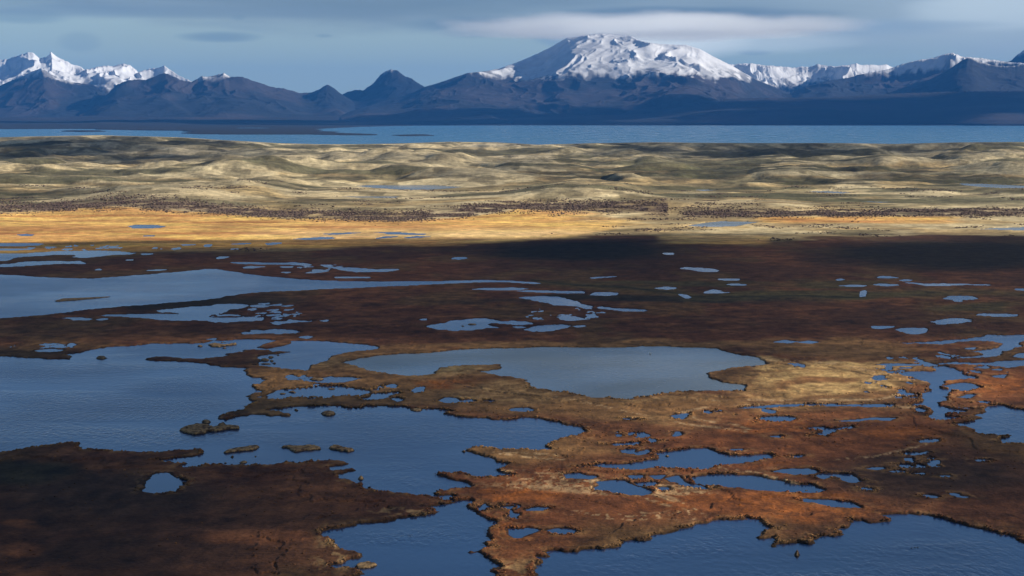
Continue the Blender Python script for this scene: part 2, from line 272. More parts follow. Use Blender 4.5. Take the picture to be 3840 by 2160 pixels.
PONDS = """A1 -200,180 0,180 200,182 260,176 400,166 560,162 740,160 900,166 1010,178 960,188 860,190 760,200 700,208 620,214 560,208 580,194 480,190 400,192 300,200 200,202 120,210 80,220 60,234 0,236 -200,236
A1 -200,265 0,265 120,255 150,246 260,240 400,238 520,240 600,238 630,250 620,260 560,256 460,258 360,264 250,272 150,278 0,282 -200,282
A1 -100,104 80,104 200,102 330,108 290,122 100,126 -100,128
A1 -100,144 100,144 240,146 220,154 80,158 -100,158
A1 130,40 190,36 250,40 240,48 170,50
S 482,848 500,843 540,841 590,843 618,849 600,855 550,857 500,856
A1 2180,72 2300,64 2400,58 2500,58 2510,68 2450,76 2350,78 2250,76
A1 2420,34 2500,28 2576,28 A2 60,22 140,26 60,34 0,40 A1 2480,40
A2 270,22 400,20 560,30 660,34 600,42 480,40 380,38 330,28
A2 250,68 330,54 450,50 400,60 340,66 290,70
A2 460,64 560,50 690,52 600,62 520,66
A1 1990,104 2100,98 2110,104 2060,114 2000,116
A1 1540,116 1580,114 1580,128 1540,132
A1 1290,146 1340,138 1350,146 1310,152
A1 1690,108 1880,104 1860,110 1750,112
A1 1360,116 1450,112 1460,118 1380,120
A1 1060,48 1140,46 1150,50 1080,53
A1 1740,146 1780,144 1780,150 1740,151
A1 1070,184 1140,182 1140,188 1080,189
A1 1635,214 1660,206 1710,208 1670,216 1640,220
A1 1730,246 1860,246 2000,250 2130,250 2190,248 2260,254 2330,264 2310,274 2240,268 2150,264 1950,261 1800,260
A1 1824,284 1880,276 1970,280 1900,290 1830,290
A1 2410,266 2480,266 2500,280 2576,286 A2 60,286 150,292 260,300 350,298 440,298 450,302 400,314 300,320 200,322 120,322 60,312 0,304 A1 2500,290 2440,282
A1 2110,280 2190,278 2180,286 2130,286
A1 2290,326 2360,316 2350,302 2400,302 2460,312 2420,322 2330,330
A1 2110,320 2170,320 2150,326
A2 -30,356 140,356 260,362 100,366 -30,366
A1 1110,306 1250,301 1200,308 1120,310
A1 720,305 740,299 750,304
A1 945,228 1000,227 980,232
A1 750,648 800,640 950,636 1120,634 1250,634 1340,637 1360,630 1290,624 1200,622 1190,608 1250,600 1350,590 1450,578 1580,572 1610,560 1700,556 1800,560 1840,572 1830,586 1780,598 1710,604 1690,620 1640,632 1575,640 1545,656 1600,662 1760,660 1900,656 1980,662 1990,672 1950,686 1880,690 1790,692 1700,700 1620,698 1560,688 1480,682 1360,686 1250,684 1180,680 1140,672 1050,664 950,660 860,656 800,652
A1 470,666 540,660 620,662 680,670 650,682 560,684 530,672
A1 735,676 780,668 800,674 760,682
A1 1640,644 1700,638 1790,640 1800,650 1720,648 1640,652
A1 1890,572 1960,564 2010,576 1960,586 1900,580
A1 1950,557 2010,553 2000,561
A1 2030,570 2100,562 2090,572
A1 2120,574 2190,569 2150,579
A1 2010,606 2080,600 2060,610
A1 1930,630 1990,625 1980,633
A1 2010,642 2090,636 2100,646 2020,649
A1 2030,700 2070,690 2160,690 2180,674 2240,684 2300,688 2370,684 2360,694 2250,698 2130,704 2090,716 2060,710
A1 2410,686 2450,681 2440,690
A1 2050,672 2100,667 2090,675
A1 1810,776 1870,766 1900,754 1960,758 2000,752 2050,744 2130,748 2200,758 2270,770 2200,780 2100,786 1990,782 1880,788 1820,790
A1 2250,808 2300,800 2340,806 2300,818
A1 1560,824 1610,818 1600,830
A1 315,864 400,856 440,860 350,872
A1 515,872 535,856 560,866 530,878
A1 270,908 330,900 400,896 470,906 420,918 340,920 280,914
C2 1780,188 1850,178 1900,182 1950,162 2080,162 2140,154 2240,140 2300,130 2370,126 2410,104 2390,80 2430,72 2540,60 C3 0,58 80,48 180,42 230,54 260,74 350,90 450,98 560,92 640,84 710,98 680,118 600,128 520,150 420,164 330,172 260,184 210,200 180,206 100,196 0,202 C2 2440,196 2300,200 2220,208 2050,202 1920,188 1880,186
C2 1690,240 1780,230 1820,250 1900,250 1920,262 1860,272 1780,268 1710,266 1700,250
C2 1950,290 2060,280 2140,288 2180,316 2280,346 2360,366 2340,390 2250,400 2150,390 2030,374 1920,352 1960,326 1970,306
C3 90,262 200,242 330,238 480,244 600,252 700,276 800,298 900,310 960,318 1000,340 1060,352 1040,380 950,380 820,380 700,374 560,362 420,346 300,334 180,322 100,300
C3 705,218 760,200 850,194 960,194 1010,218 980,238 860,240 780,234
C3 1015,248 1060,236 1180,238 1270,240 1300,260 1330,284 1380,294 1300,300 1240,292 1210,270 1150,258 1080,270 1030,264
C3 890,432 940,422 1060,428 1180,436 1270,450 1310,466 1335,488 1240,492 1120,476 1020,458 930,442
C3 1410,194 1460,188 1530,190 1470,202
C3 1585,218 1630,212 1665,218 1620,224
C3 1370,342 1420,346 1420,356 1385,350
C3 1840,396 1890,400 1905,410 1850,406
C3 1695,80 1760,76 1750,92 1700,92
C3 1790,86 1850,72 1810,90
C3 1960,250 2005,250 1995,256
C3 2040,384 2070,388 2055,394
C3 2085,400 2130,407 2100,410
C3 2225,130 2245,130 2238,137
C3 2270,130 2298,133 2280,138
C3 1740,234 1812,230 1805,238
C3 1850,120 1885,116 1875,123
C3 380,54 450,50 430,62
C3 850,100 900,98 870,108
C3 0,290 60,310 130,320 200,350 120,340 40,326 0,310
C2 2220,306 2340,296 2360,310 2320,330 2240,320
C2 2340,250 2420,246 2380,274
C2 2450,270 2520,250 2576,300 2500,296
C2 2380,340 2440,336 2450,360
C2 2180,250 2250,246 2250,268 2200,270
C2 1565,658 1610,648 1700,648 1770,662 1740,680 1650,684 1590,672
C2 1280,650 1340,658 1420,644 1470,656 1400,680 1320,716 1290,690
C2 1200,486 1280,480 1260,496
C2 1410,505 1480,486 1550,490 1500,510
C1 1075,366 1100,320 1100,290 1140,268 1150,246 1190,230 1270,228 1290,250 1340,276 1400,284 1390,298 1350,302 1360,318 1300,326 1310,346 1280,372 1200,380 1130,370
B2 745,486 800,460 860,464 880,500 780,500
B2 900,490 960,476 1000,488 950,498
B2 1090,486 1130,484 1120,496
B2 1280,552 1320,542 1400,540 1460,558 1400,568 1310,566
B1 2270,322 2330,312 2420,314 2480,304 2540,306 B2 100,308 180,318 100,332 20,346 B1 2500,350 2400,350 2320,338
B1 2000,446 2060,430 2100,406 2200,400 2300,392 2400,380 2500,378 2540,380 B2 100,394 180,400 230,420 180,436 140,450 0,452 B1 2480,456 2440,470 2360,466 2280,458 2180,466 2080,476 2020,480
B2 170,472 250,456 280,432 340,432 380,426 430,422 440,430 380,442 340,450 380,458 330,466 270,480 200,482
B2 395,470 430,464 465,480 430,490
B2 2500,600 2540,588 2610,582 2560,620 2520,618
B2 2120,618 2250,628 2160,634
B2 2120,860 2190,850 2180,880 2130,876
B2 2220,880 2300,856 2290,880 2240,890
B2 2040,812 2130,808 2220,800 2200,816 2080,820
B2 2510,750 2530,720 2545,740
B3 400,546 500,530 700,516 900,510 1100,510 1300,514 1450,512 1590,514 1580,532 1450,534 1250,528 1000,524 800,528 600,540
B3 585,630 620,606 700,606 800,606 860,614 840,634 720,642 640,634
B3 910,700 1000,680 1080,680 1150,690 1250,676 1330,664 1300,690 1220,706 1150,724 1090,738 1080,754 1000,752 990,740 1060,722 1050,708 960,704
B3 1160,640 1300,626 1450,614 1600,616 1560,632 1420,630 1350,640 1250,641
B3 1800,788 1840,774 1920,776 1930,792 1880,798 1820,798
B3 690,752 740,750 730,762
B3 2510,156 2530,136 2576,130 2800,130 2800,166 2576,166
B3 1480,216 1550,208 1700,210 1790,212 1780,220 1560,224
B3 1630,240 1720,236 1700,244
B3 1930,204 2050,196 2200,200 2300,200 2400,190 2576,184 2800,184 2800,230 2576,226 2450,236 2340,222 2200,216 2050,214 1940,212
B3 2210,240 2300,232 2290,242
B3 2350,300 2430,290 2420,316 2370,312
B3 2350,252 2400,248 2390,256
B3 1980,380 2050,358 2120,350 2180,358 2240,380 2220,402 2130,416 2060,412 2020,400
B3 2090,460 2150,438 2220,440 2160,468
B3 1720,464 1760,456 1760,470
B3 1780,540 1830,560 1810,574 1790,560
B3 2140,94 2200,88 2190,100
A3 5,294 50,286 120,288 210,292 260,302 285,316 220,320 150,316 80,302
A3 280,374 350,370 430,372 420,382 330,382
A3 340,412 400,408 485,412 480,420 380,420
A3 180,472 220,458 250,452 290,460 270,466 350,474 280,478 200,480
A3 1180,376 1200,372 1220,378 1190,382
A3 1475,360 1520,350 1600,358 1640,364 1560,367 1500,366
A3 1645,384 1680,376 1750,380 1700,388
A3 1190,424 1280,418 1390,420 1350,430 1250,428
A3 1435,412 1500,408 1620,414 1640,420 1550,428 1470,422
A3 1690,398 1780,402 1830,408 2000,406 2150,408 2300,414 2320,420 2250,420 2100,417 1980,424 1860,424 1800,414 1720,404
A3 1350,506 1358,470 1380,460 1392,470 1377,504
A3 2500,446 2576,444 2700,446 2700,470 2576,460 2520,454
A3 1970,518 2020,500 2100,498 2190,502 2240,520 2200,530 2120,530 2100,544 2060,542 2040,528 1990,526
A3 2220,642 2280,632 2400,634 2530,638 2500,654 2420,656 2300,648
A3 1845,698 1900,684 1980,672 2050,664 2130,668 2195,680 2150,694 2100,704 1990,714 1930,716 1900,702
A3 1440,726 1600,726 1580,738 1500,746 1440,742
A3 1615,752 1660,742 1740,738 1820,740 1840,756 1810,780 1770,788 1700,786 1660,770
A3 720,846 780,832 860,842 800,854
A3 900,848 960,838 1040,846 970,856
A3 0,488 40,494 65,510 50,516 20,500
A2 830,220 870,208 930,208 950,218 890,226
A2 2430,180 2490,177 2490,188 2450,188
A2 1880,362 1960,356 2090,351 1990,362 1900,367
A2 2370,440 2430,432 2500,436 2510,444 2450,452 2400,446
A2 990,450 1080,440 1200,438 1320,438 1400,446 1330,456 1180,458 1050,452
A2 1340,464 1400,456 1560,458 1700,462 1830,466 1830,478 1700,482 1560,478 1400,470
A2 1870,494 1910,474 1980,472 2060,478 2070,494 1980,498
A2 1335,512 1420,504 1520,502 1620,506 1680,516 1700,528 1750,540 1800,556 1850,566 1890,580 1890,600 1840,596 1780,580 1700,576 1600,570 1560,556 1480,542 1400,524
A2 1920,586 1960,580 2060,590 2180,596 2280,600 2325,610 2240,620 2130,616 2020,606 1950,600
A2 1630,660 1680,648 1760,654 1810,664 1870,676 1800,682 1720,688 1650,676
A2 640,732 700,712 800,700 830,684 930,678 980,670 1080,668 1150,680 1200,690 1300,686 1390,690 1430,710 1380,716 1310,722 1240,712 1160,704 1100,710 1120,722 1200,738 1060,744 980,760 850,764 740,756
A2 1300,730 1340,726 1390,738 1330,740
A2 1390,754 1440,730 1540,718 1650,714 1730,722 1720,738 1650,750 1560,766 1450,768
A2 1750,726 1820,720 1830,728 1780,734
A2 605,678 635,671 630,681"""
for ln in PONDS.split('\n'): lake('pond', M_pond, ln)
BASE_D = [0, 2450, 2900, 3600, 4500, 5500, 6500, 7500, 8300, 9000, 9500, 23000, 24500, 30000, 60000]
BASE_Z = [0, 0, 2, 12, 20, 32, 46, 46, 26, 4, -3, -3, 6, 40, 60]
def base_z(d): return np.interp(d, BASE_D, BASE_Z)
for txt, z in (("S 1330,698 1380,694 1500,694 1620,694 1740,702 1680,708 1600,713 1500,712 1400,706", 10), ("S 1270,737 1340,736 1500,737 1480,743 1340,742", 6),
               ("S 2570,847 2640,836 2700,829 2860,832 2800,842 2760,850 2660,853 2600,850", 1), ("S 3660,861 3720,855 3840,851 4000,850 4000,866 3840,866 3740,863", 1),
               ("S 3590,688 3680,689 3840,697 4000,700 4000,708 3840,707 3760,706 3680,702 3620,696", 11), ("S 3020,718 3100,716 3210,723 3160,727 3080,724", 8),
               ("S 2590,712 2640,711 2700,713 2640,717", 8), ("S 3200,755 3280,756 3370,757 3300,761", 5)):
    lake('pond', M_pale, txt, z)
HILLPONDS = len(LAKES)-8
FARLAND = [world_poly(t) for t in ("S 255,493 290,491.5 350,491.5 375,493.5 340,495.5 280,495.5", "S 1455,508 1520,506 1640,505.5 1620,509 1500,510.5")]
def far_shore(x):            # distance of the lake's far shore, by bearing across the view
    u = 1920 + F*x
    P = [(-600, 482), (0, 483.5), (370, 483), (380, 486), (500, 489), (680, 491), (700, 494), (740, 499), (850, 503), (1180, 504), (1290, 506), (1400, 507), (1405, 503), (1270, 498), (1160, 483), (1600, 470)]
    return None
# ------------------------------------------------------------------ the ground: one sheet
def src_y_to_d(sy): return ground_pt(1920, sy)[1]
rows = []
rows += list(np.geomspace(25, 560, 40)[:-1])
sy = 2240.0
while sy > 905: rows.append(float(src_y_to_d(sy))); sy -= 2.3
d = rows[-1]
while d < 9600: d += 9 + (d-2200)*0.0022; rows.append(d)
while d < 15000: d += 160; rows.append(d)
while d < 27500: d += 110; rows.append(d)
while d < 62000: d += 700; rows.append(d)
R = np.array(rows)
TA = math.tan(math.radians(16.0))
ta = np.concatenate([-np.geomspace(2.6, TA*1.02, 40), np.linspace(-TA, TA, 1120), np.geomspace(TA*1.02, 2.6, 40)])
NR, NC = len(R), len(ta)
X = (R[:, None]*ta[None, :]); Y = np.repeat(R[:, None], NC, 1)
X = X.ravel(); Y = Y.ravel()
DPX, DPY = to_disp(X, Y, base_z(Y))
inview = (np.abs(X) < Y*TA*1.001) & (Y > 550)

nfine = fbm(X/3.0, Y/5.0, 3, 1); nmid = fbm(X/22, Y/30, 4, 2); nbig = fbm(X/160, Y/200, 4, 3)
SD = np.full(X.shape, 60.0); OWN = np.full(X.shape, -1, np.int32); BK = np.ones(X.shape)
wob = (fbm(X/4.2, Y/8.0, 4, 5, .62)-0.5)*2.3; wob2 = (fbm(X/19, Y/34, 3, 6)-0.5)*2
for k, (nm, z, mt, P) in enumerate(LAKES):
    lo = P.min(0)-45; hi = P.max(0)+45
    r0 = np.searchsorted(R, lo[1]); r1 = np.searchsorted(R, hi[1])
    if r1 <= r0: continue
    sl_ = slice(max(r0-1, 0)*NC, min(r1+1, NR)*NC)
    xs = X[sl_]; ys = Y[sl_]
    ii = np.nonzero((xs > lo[0]) & (xs < hi[0]) & inview[sl_])[0]
    ii = ii + sl_.start
    sz = min(*(hi-lo-90))
    amp = np.clip(0.11*sz, 0.3, 3.2)
    dd = sdist(P, X[ii], Y[ii]) + amp*(wob[ii]*0.8+wob2[ii]*0.9) - np.clip((Y[ii]-800)/1200, 0, .9) - np.interp(sz, [3, 14, 30], [1.3, .6, 0])
    BKV = np.interp(sz, [8, 40], [.35, 1])
    up = dd < SD[ii]
    SD[ii[up]] = dd[up]; OWN[ii[up]] = k; BK[ii[up]] = BKV

# small peat pools scattered where the marsh is wettest
pw_ = np.zeros(len(X))
for cx_, cy_, rx_, ry_ in ((720, 975, 130, 60), (640, 790, 220, 22), (820, 672, 130, 12), (1950, 920, 200, 10), (2350, 960, 250, 110), (1270, 1300, 120, 60), (1560, 1105, 170, 30), (1700, 1200, 170, 24), (1880, 1045, 220, 24), (2000, 1060, 200, 26), (2330, 1165, 160, 20), (600, 870, 90, 26), (100, 872, 150, 14), (1000, 985, 120, 30), (1420, 790, 160, 24), (250, 625, 260, 12)):
    rr_ = np.sqrt(((DPX-cx_)/rx_)**2+((DPY-cy_)/ry_)**2); pw_ = np.maximum(pw_, 1-ss(.5, 1.1, rr_))
pn = fbm(X/10, Y/24, 4, 111, .55)
sp_ = (0.635 + (1-pw_)*.5 - pn)*np.interp(Y, [600, 2400], [34, 60])
up = (sp_ < SD) & inview & (Y < 2300) & (SD > 1.5)
SD = np.where(up, np.minimum(SD, sp_), SD); OWN[up] = 9999; BK[up] = .35
# --- hills of the middle distance
def bump_at(px, py, d, wpx, dep, extra=0.0, sharp=1.0):
    sx, syy = px*3840/2576, py*3840/2576
    x, y, k = ray(sx, syy); z = H + k*d/y
    cx = x*d/y; wx = wpx*3840/2576/F*d
    return cx, d, z, wx, dep
HB = [bump_at(220, 341, 6500, 330, 900), bump_at(1130, 358, 6900, 230, 600), bump_at(560, 352, 6700, 160, 500),
      bump_at(700, 462, 3450, 210, 330), bump_at(430, 476, 3250, 200, 260), bump_at(1350, 470, 3350, 330, 260), bump_at(1750, 478, 3300, 300, 260), bump_at(60, 520, 2980, 160, 130),
      bump_at(250, 424, 4300, 420, 400), bump_at(820, 436, 4200, 300, 350), bump_at(2150, 447, 4250, 190, 260), bump_at(1500, 432, 4500, 330, 330), bump_at(1180, 400, 5300, 260, 350),
      bump_at(2470, 374, 5600, 110, 350), bump_at(2100, 404, 5100, 260, 300), bump_at(1850, 372, 6300, 200, 350), bump_at(1650, 364, 7200, 240, 400), bump_at(2560, 420, 4700, 80, 250), bump_at(2300, 390, 5500, 160, 260),
      bump_at(1000, 508, 2990, 260, 130), bump_at(1700, 505, 3020, 330, 130), bump_at(2300, 505, 3020, 260, 150), bump_at(400, 390, 5300, 300, 350), bump_at(900, 385, 5700, 250, 350)]
bz = base_z(Y)
hz = np.zeros_like(X)
m = (Y > 2400) & (Y < 9700)
xm, ym = X[m], Y[m]
wx_ = (fbm(xm/500, ym/500, 3, 21)-.5)*500; wy_ = (fbm(xm/500, ym/500, 3, 22)-.5)*500
h = bz[m].copy()
for cx, cd, z, wx, dep in HB:
    b0 = np.interp(cd, BASE_D, BASE_Z)
    r2 = ((xm+wx_*.35-cx)/wx)**2 + ((ym+wy_*.25-cd)/dep)**2
    h = np.maximum(h, bz[m] + (z-b0)*np.exp(-r2*0.9)) + 0.10*(z-b0)*np.exp(-r2)
und = (fbm((xm+wx_)/330, (ym+wy_)/260, 5, 24, 0.42)-0.47)
mnd = np.maximum(0, fbm((xm+wx_*.7)/290, (ym+wy_*.7)/300, 3, 28, .35)-.44)
mnd2 = np.maximum(0, fbm((xm-wx_*.5)/120, (ym+wy_*.4)/170, 3, 29, .35)-.46)
fade = ss(2750, 4200, ym)*(1-ss(8600, 9400, ym))
h += (und*26 + mnd*52 + mnd2*36 - 4)*fade*(1-.35*ss(5500, 7500, ym)) + (fbm(xm/80, ym/70, 4, 26)-.5)*5.0*ss(2500, 3000, ym)
# slope up from the orange flat
h = np.where(ym < 2750, h*ss(2450, 2750, ym), h)
# keep the hill ponds in sight: lower ground in front of them
for k in range(HILLPONDS, len(LAKES)):
    nm, z, mt, P = LAKES[k]
    c = (P.min(0)+P.max(0))/2; e = (P.max(0)-P.min(0))/2
    rr = np.sqrt(((xm-c[0])/(e[0]+90))**2 + ((ym-(c[1]-150))/(e[1]+330))**2)
    w = 1-ss(0.85, 1.5, rr)
    cap = z + 1.2 + np.maximum(ym-c[1], 0)*0.05
    h = h*(1-w) + np.minimum(h, cap)*w
    dd = sdist(P, xm, ym)
    wl = 1-ss(4, 60, dd)
    h = h*(1-wl) + (z+np.where(dd < 0, -1.0, 0.9))*wl
skx = [0, 250, 450, 560, 700, 800, 900, 1000, 1130, 1250, 1350, 1500, 1640, 1900, 2100, 2250, 2400, 2576]; sky_ = [345, 340, 345, 352, 360, 363, 363, 361, 356.5, 358, 364, 360, 358, 360, 360, 362, 358, 357]
dpx_ = (1920 + F*xm/ym)*2576/3840
cs = np.interp(dpx_, skx, sky_)*3840/2576; _, cy2, ck2 = ray(1920, cs)
capz = H + ck2/cy2*ym
h = np.where(h > capz-2, capz-2 + 2*np.tanh((h-capz+2)/20), h)
hz[m] = h
far = Y >= 9700
FARX, FARY = X[far], Y[far]
# far lake's outline: land beyond the far shore, and the low peninsula on the left
u = 1920 + F*(FARX/FARY)*math.cos(PITCH)
LANDP = world_poly("S -900,486 0,484 370,483.3 385,486 500,488.5 680,490.5 700,494 690,499 740,503 850,504 1180,504.5 1290,507 1410,508 1405,504.5 1300,500 1240,497.5 1170,485.5 1240,480.5 1400,474 1600,470.5 2400,470 3200,470.5 4700,470.5 4700,440 -900,440")
LAND2 = [LANDP]+FARLAND
sf = np.full(FARX.shape, 1e9)
for P in LAND2: sf = np.minimum(sf, sdist(P, FARX, FARY))
sf = sf + (fbm(FARX/500, FARY/900, 3, 31)-.5)*260
INLET = world_poly("S 885,479.5 960,479 1020,480 1000,482.5 890,483")
sf = np.maximum(sf, -sdist(INLET, FARX, FARY))
lf = fbm(FARX/900, FARY/1300, 4, 33)
hf = np.where(sf < 0, 3 + np.minimum(-sf/60, 1)*10*lf + ss(500, 5000, -sf)*(lf*70), -4.0)
hz[far] = hf
# --- marsh surface: banks, tussocks
near = Y <= 9700
bank = np.where(SD > 0, np.interp(Y, [600, 1100, 2000], [.62, .45, .30])*BK*ss(0, 1.3, SD), -0.9*ss(0, 2.5, -SD))
tus = ridged(X/2.6, Y/4.5, 3, 41)
lump = fbm(X/11, Y/16, 3, 43)
marsh = bank + np.where(SD > 0, ss(0, 3, SD)*(tus-.3)*0.26*(.4+.6*BK)*(1-ss(1500, 2600, Y)) + ss(3, 26, SD)*((lump-.45)*0.6 + 0.3*(nbig-.4)), 0)
# raised lip along shores where the photograph shows thick tufts
marsh += np.where(SD > 0, np.exp(-((SD-1.6)/1.6)**2)*0.30*ss(.42, .62, fbm(X/3.5, Y/4.5, 3, 47))*(1-ss(1000, 1700, Y)), 0)
isl = near & ~m
Z = np.where(m, hz + np.where((OWN >= HILLPONDS) & (OWN < 9999), 0, marsh*(1-ss(2450, 2700, Y)) + tus*0.7*ss(2500, 2800, Y)), np.where(far, hz, marsh))
# the outside of the view and the near field: plain rolling marsh
Z = np.where(~inview & near & ~m, (nmid-.4)*1.2+.3, Z)

# --- colours of the vegetation with some cloud shade put in
wpx = (fbm(X/35, Y/60, 4, 51)-.5); wpy = (fbm(X/45, Y/70, 4, 52)-.5)
U = DPX + wpx*120; Vv = DPY + wpy*40*np.clip((DPY-500)/400, .25, 1.3)
C = np.zeros((len(X), 3))
def L(c): return np.array(c)
def put(w, col):
    global C
    w = np.clip(w, 0, 1)[:, None]; C = C*(1-w) + L(col)*w
def ell(cx, cy, rx, ry, hard=0.5):
    r = np.sqrt(((U-cx)/rx)**2+((Vv-cy)/ry)**2); return 1-ss(hard, 1.15, r)
C[:] = (0.105, 0.044, 0.022)
put(ss(.45, .62, nmid), (0.155, 0.070, 0.034)); put(ss(.5, .66, nbig)*.8, (0.070, 0.034, 0.020))
put(ss(.52, .70, fbm(X/60, Y/110, 4, 55))*.7, (0.125, 0.080, 0.036))
def blobs(lst, col, s=1.0, nz=None):
    w = np.zeros(len(X))
    for b in lst: w = np.maximum(w, ell(*b))
    if nz is not None: w = w*nz
    put(w*s, col)
mott = ss(.36, .60, nmid); mf = ss(.42, .58, nfine); nsm = fbm(X/1.7, Y/3.6, 4, 131, .6)*.6 + nmid*.4
blobs([(1100, 960, 330, 70), (1400, 1010, 420, 50), (1700, 1030, 500, 45), (2150, 955, 300, 60), (900, 900, 300, 40), (1500, 870, 700, 14), (700, 985, 140, 90), (950, 1010, 300, 25), (2100, 880, 260, 30), (1350, 1140, 250, 40)], (0.26, 0.155, 0.070), .9)
blobs([(1160, 935, 150, 28), (1000, 930, 120, 20), (1260, 990, 180, 25), (1650, 1000, 300, 14), (850, 912, 60, 22), (1750, 1055, 190, 18), (2050, 975, 260, 40)], (0.44, 0.29, 0.14), .85, .4+.6*mf)
blobs([(2060, 945, 230, 28), (2150, 975, 200, 20), (1130, 928, 90, 13), (2000, 915, 350, 9), (2290, 975, 60, 14)], (0.54, 0.41, 0.20), .8, .5+.5*mf)
blobs([(1200, 955, 130, 16), (2060, 962, 130, 12)], (0.22, 0.105, 0.045), .8)
blobs([(1500, 1240, 420, 90), (1900, 1200, 380, 100), (2050, 1060, 420, 40), (2450, 970, 190, 70), (1300, 1350, 220, 120), (1900, 1120, 500, 40)], (0.20, 0.078, 0.032), .85)
blobs([(1900, 1262, 330, 36), (1320, 1240, 110, 26), (1960, 1075, 140, 16), (2270, 1085, 100, 22), (2500, 970, 150, 28), (1330, 1340, 70, 24), (2000, 1300, 250, 30), (1130, 960, 90, 10)], (0.33, 0.118, 0.030), .8, .4+.6*mf)
blobs([(1500, 1225, 300, 16), (1420, 1205, 160, 10), (1640, 1215, 200, 9), (1560, 1290, 200, 14), (1250, 1105, 150, 12), (1300, 1190, 120, 10), (1700, 1235, 120, 8)], (0.46, 0.33, 0.20), .9, ss(.50, .60, nsm))
blobs([(600, 1370, 300, 90), (850, 1420, 120, 80), (780, 1400, 200, 50)], (0.15, 0.070, 0.038), .8)
blobs([(810, 1370, 45, 45), (850, 1420, 80, 50), (1330, 1440, 80, 40), (1000, 1290, 100, 10)], (0.34, 0.24, 0.13), .8, ss(.45, .62, nfine))
blobs([(250, 1270, 430, 90), (350, 1400, 420, 50), (2350, 1190, 300, 70)], (0.052, 0.028, 0.018), .75)  # dark heath, with the cloud shade on it put into the colour
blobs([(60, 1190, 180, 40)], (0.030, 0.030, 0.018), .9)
blobs([(650, 1362, 150, 22), (20, 1385, 60, 20), (40, 1330, 70, 14)], (0.24, 0.10, 0.045), .8)
blobs([(1450, 632, 300, 28), (2400, 640, 420, 46), (1600, 755, 500, 10), (350, 760, 500, 26)], (0.024, 0.022, 0.017), .95)  # dark heath, deepened by cloud shade painted into it
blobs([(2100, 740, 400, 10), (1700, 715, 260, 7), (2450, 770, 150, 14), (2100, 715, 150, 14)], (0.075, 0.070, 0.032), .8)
blobs([(1900, 1000, 500, 6), (600, 850, 400, 14), (250, 845, 300, 12)], (0.17, 0.085, 0.040), .6)
blobs([(2300, 1210, 240, 60), (300, 1250, 300, 60)], (0.060, 0.036, 0.026), .7)  # more of the same cloud shade painted into the ground tone
# bank rims: pale tufts; the bank's shaded face painted as a dark line
rim = np.exp(-((SD-2.5)/3.0)**2)*(SD > 0)*ss(.42, .6, nfine)*(DPY > 860)
put(rim*.45, (0.30, 0.19, 0.09)); put(((SD > -1) & (SD < 0.9))*0.85, (0.030, 0.022, 0.015))
# orange sedge flat
of = ss(2165, 2230, Y + wpx*60)*(1-ss(2730, 2800, Y))
edge_y = np.interp(DPX, [0, 300, 560, 700, 1000, 1150, 1300, 1500, 1640, 2000], [536, 528, 540, 549, 556, 548, 535, 532, 540, 600])
low_y = np.interp(DPX, [0, 600, 1150, 1280, 1450, 1600], [634, 622, 612, 604, 590, 560])
rt = ss(1660, 1610, DPX+wpy*90) if False else 1-ss(1400, 1640, DPX + (560-DPY)*4 + wpx*160)
flat = rt*ss(edge_y-2, edge_y+2, DPY+wpy*5)*(1-ss(low_y-4, low_y+8, DPY+wpy*14))*(DPX < 1640)
flat2 = ss(544, 548, DPY)*(1-ss(559, 564, DPY))*ss(1880, 1950, DPX)*(1-ss(2350, 2450, DPX))
flat3 = ss(592, 597, DPY)*(1-ss(610, 616, DPY))*ss(1640, 1720, DPX)*(1-ss(1900, 1950, DPX))
flat = np.maximum(flat, np.maximum(flat2*.9, flat3))
hill = (1-ss(618, 632, DPY))*(Y > 2150)
hillc = ss(edge_y+4, edge_y-4, DPY)
# general hill colours first
g1 = fbm((X+500)/140, Y/110, 5, 61); g2 = fbm(X/300, Y/240, 4, 63); g3 = fbm(X/36, Y/30, 4, 65)
edge2 = np.interp(DPX, [0, 600, 1150, 1300, 1640, 1780, 1950, 2100, 2576], [630, 622, 612, 606, 598, 612, 613, 602, 592])
edw = np.interp(DPX, [0, 900, 1300], [12, 8, 5])
nv_ = (fbm(X/130, Y/110, 5, 141)-.5)*44
hm = 1-ss(-1, 1, (DPY + nv_ - edge2)/edw)  # hill tan ends along the cloud-shadow edge, so that edge is in the colour
put(hm, (0.33, 0.25, 0.13))
put(hm*ss(.46, .58, g1), (0.37, 0.31, 0.19)); put(hm*ss(.52, .60, g2)*.7, (0.17, 0.125, 0.065))
put(hm*ss(.58, .68, fbm(X/110, Y/70, 5, 67))*.8, (0.075, 0.065, 0.035)); put(hm*ss(.55, .70, g3)*.45, (0.14, 0.11, 0.06))
far_m = hm*ss(4300, 6000, Y)
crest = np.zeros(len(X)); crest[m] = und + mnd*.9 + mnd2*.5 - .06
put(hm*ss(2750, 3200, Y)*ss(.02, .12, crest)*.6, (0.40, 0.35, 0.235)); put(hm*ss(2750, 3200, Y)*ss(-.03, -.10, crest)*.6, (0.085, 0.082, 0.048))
put(far_m*.55, (0.33, 0.29, 0.20)); put(hm*ss(.56, .63, fbm(X/420, Y/150, 5, 69))*.85*ss(2900, 3100, Y), (0.050, 0.052, 0.028)); put(far_m*ss(.54, .62, g1+.2*(g2-.5))*.75, (0.085, 0.080, 0.055)); put(far_m*ss(.60, .70, g2)*.7, (0.42, 0.37, 0.27)); put(hm*ss(2850, 3100, Y)*ss(.57, .64, fbm(X/48, Y/90, 4, 77))*.6, (0.07, 0.062, 0.036))
put(hm*ss(6900, 8000, Y)*.8*ss(450, 650, DPX), (0.055, 0.055, 0.06))  # far strip darkened: its shade is painted in
put(flat, (0.50, 0.30, 0.105))
st = fbm(X/170, Y/45, 4, 71)
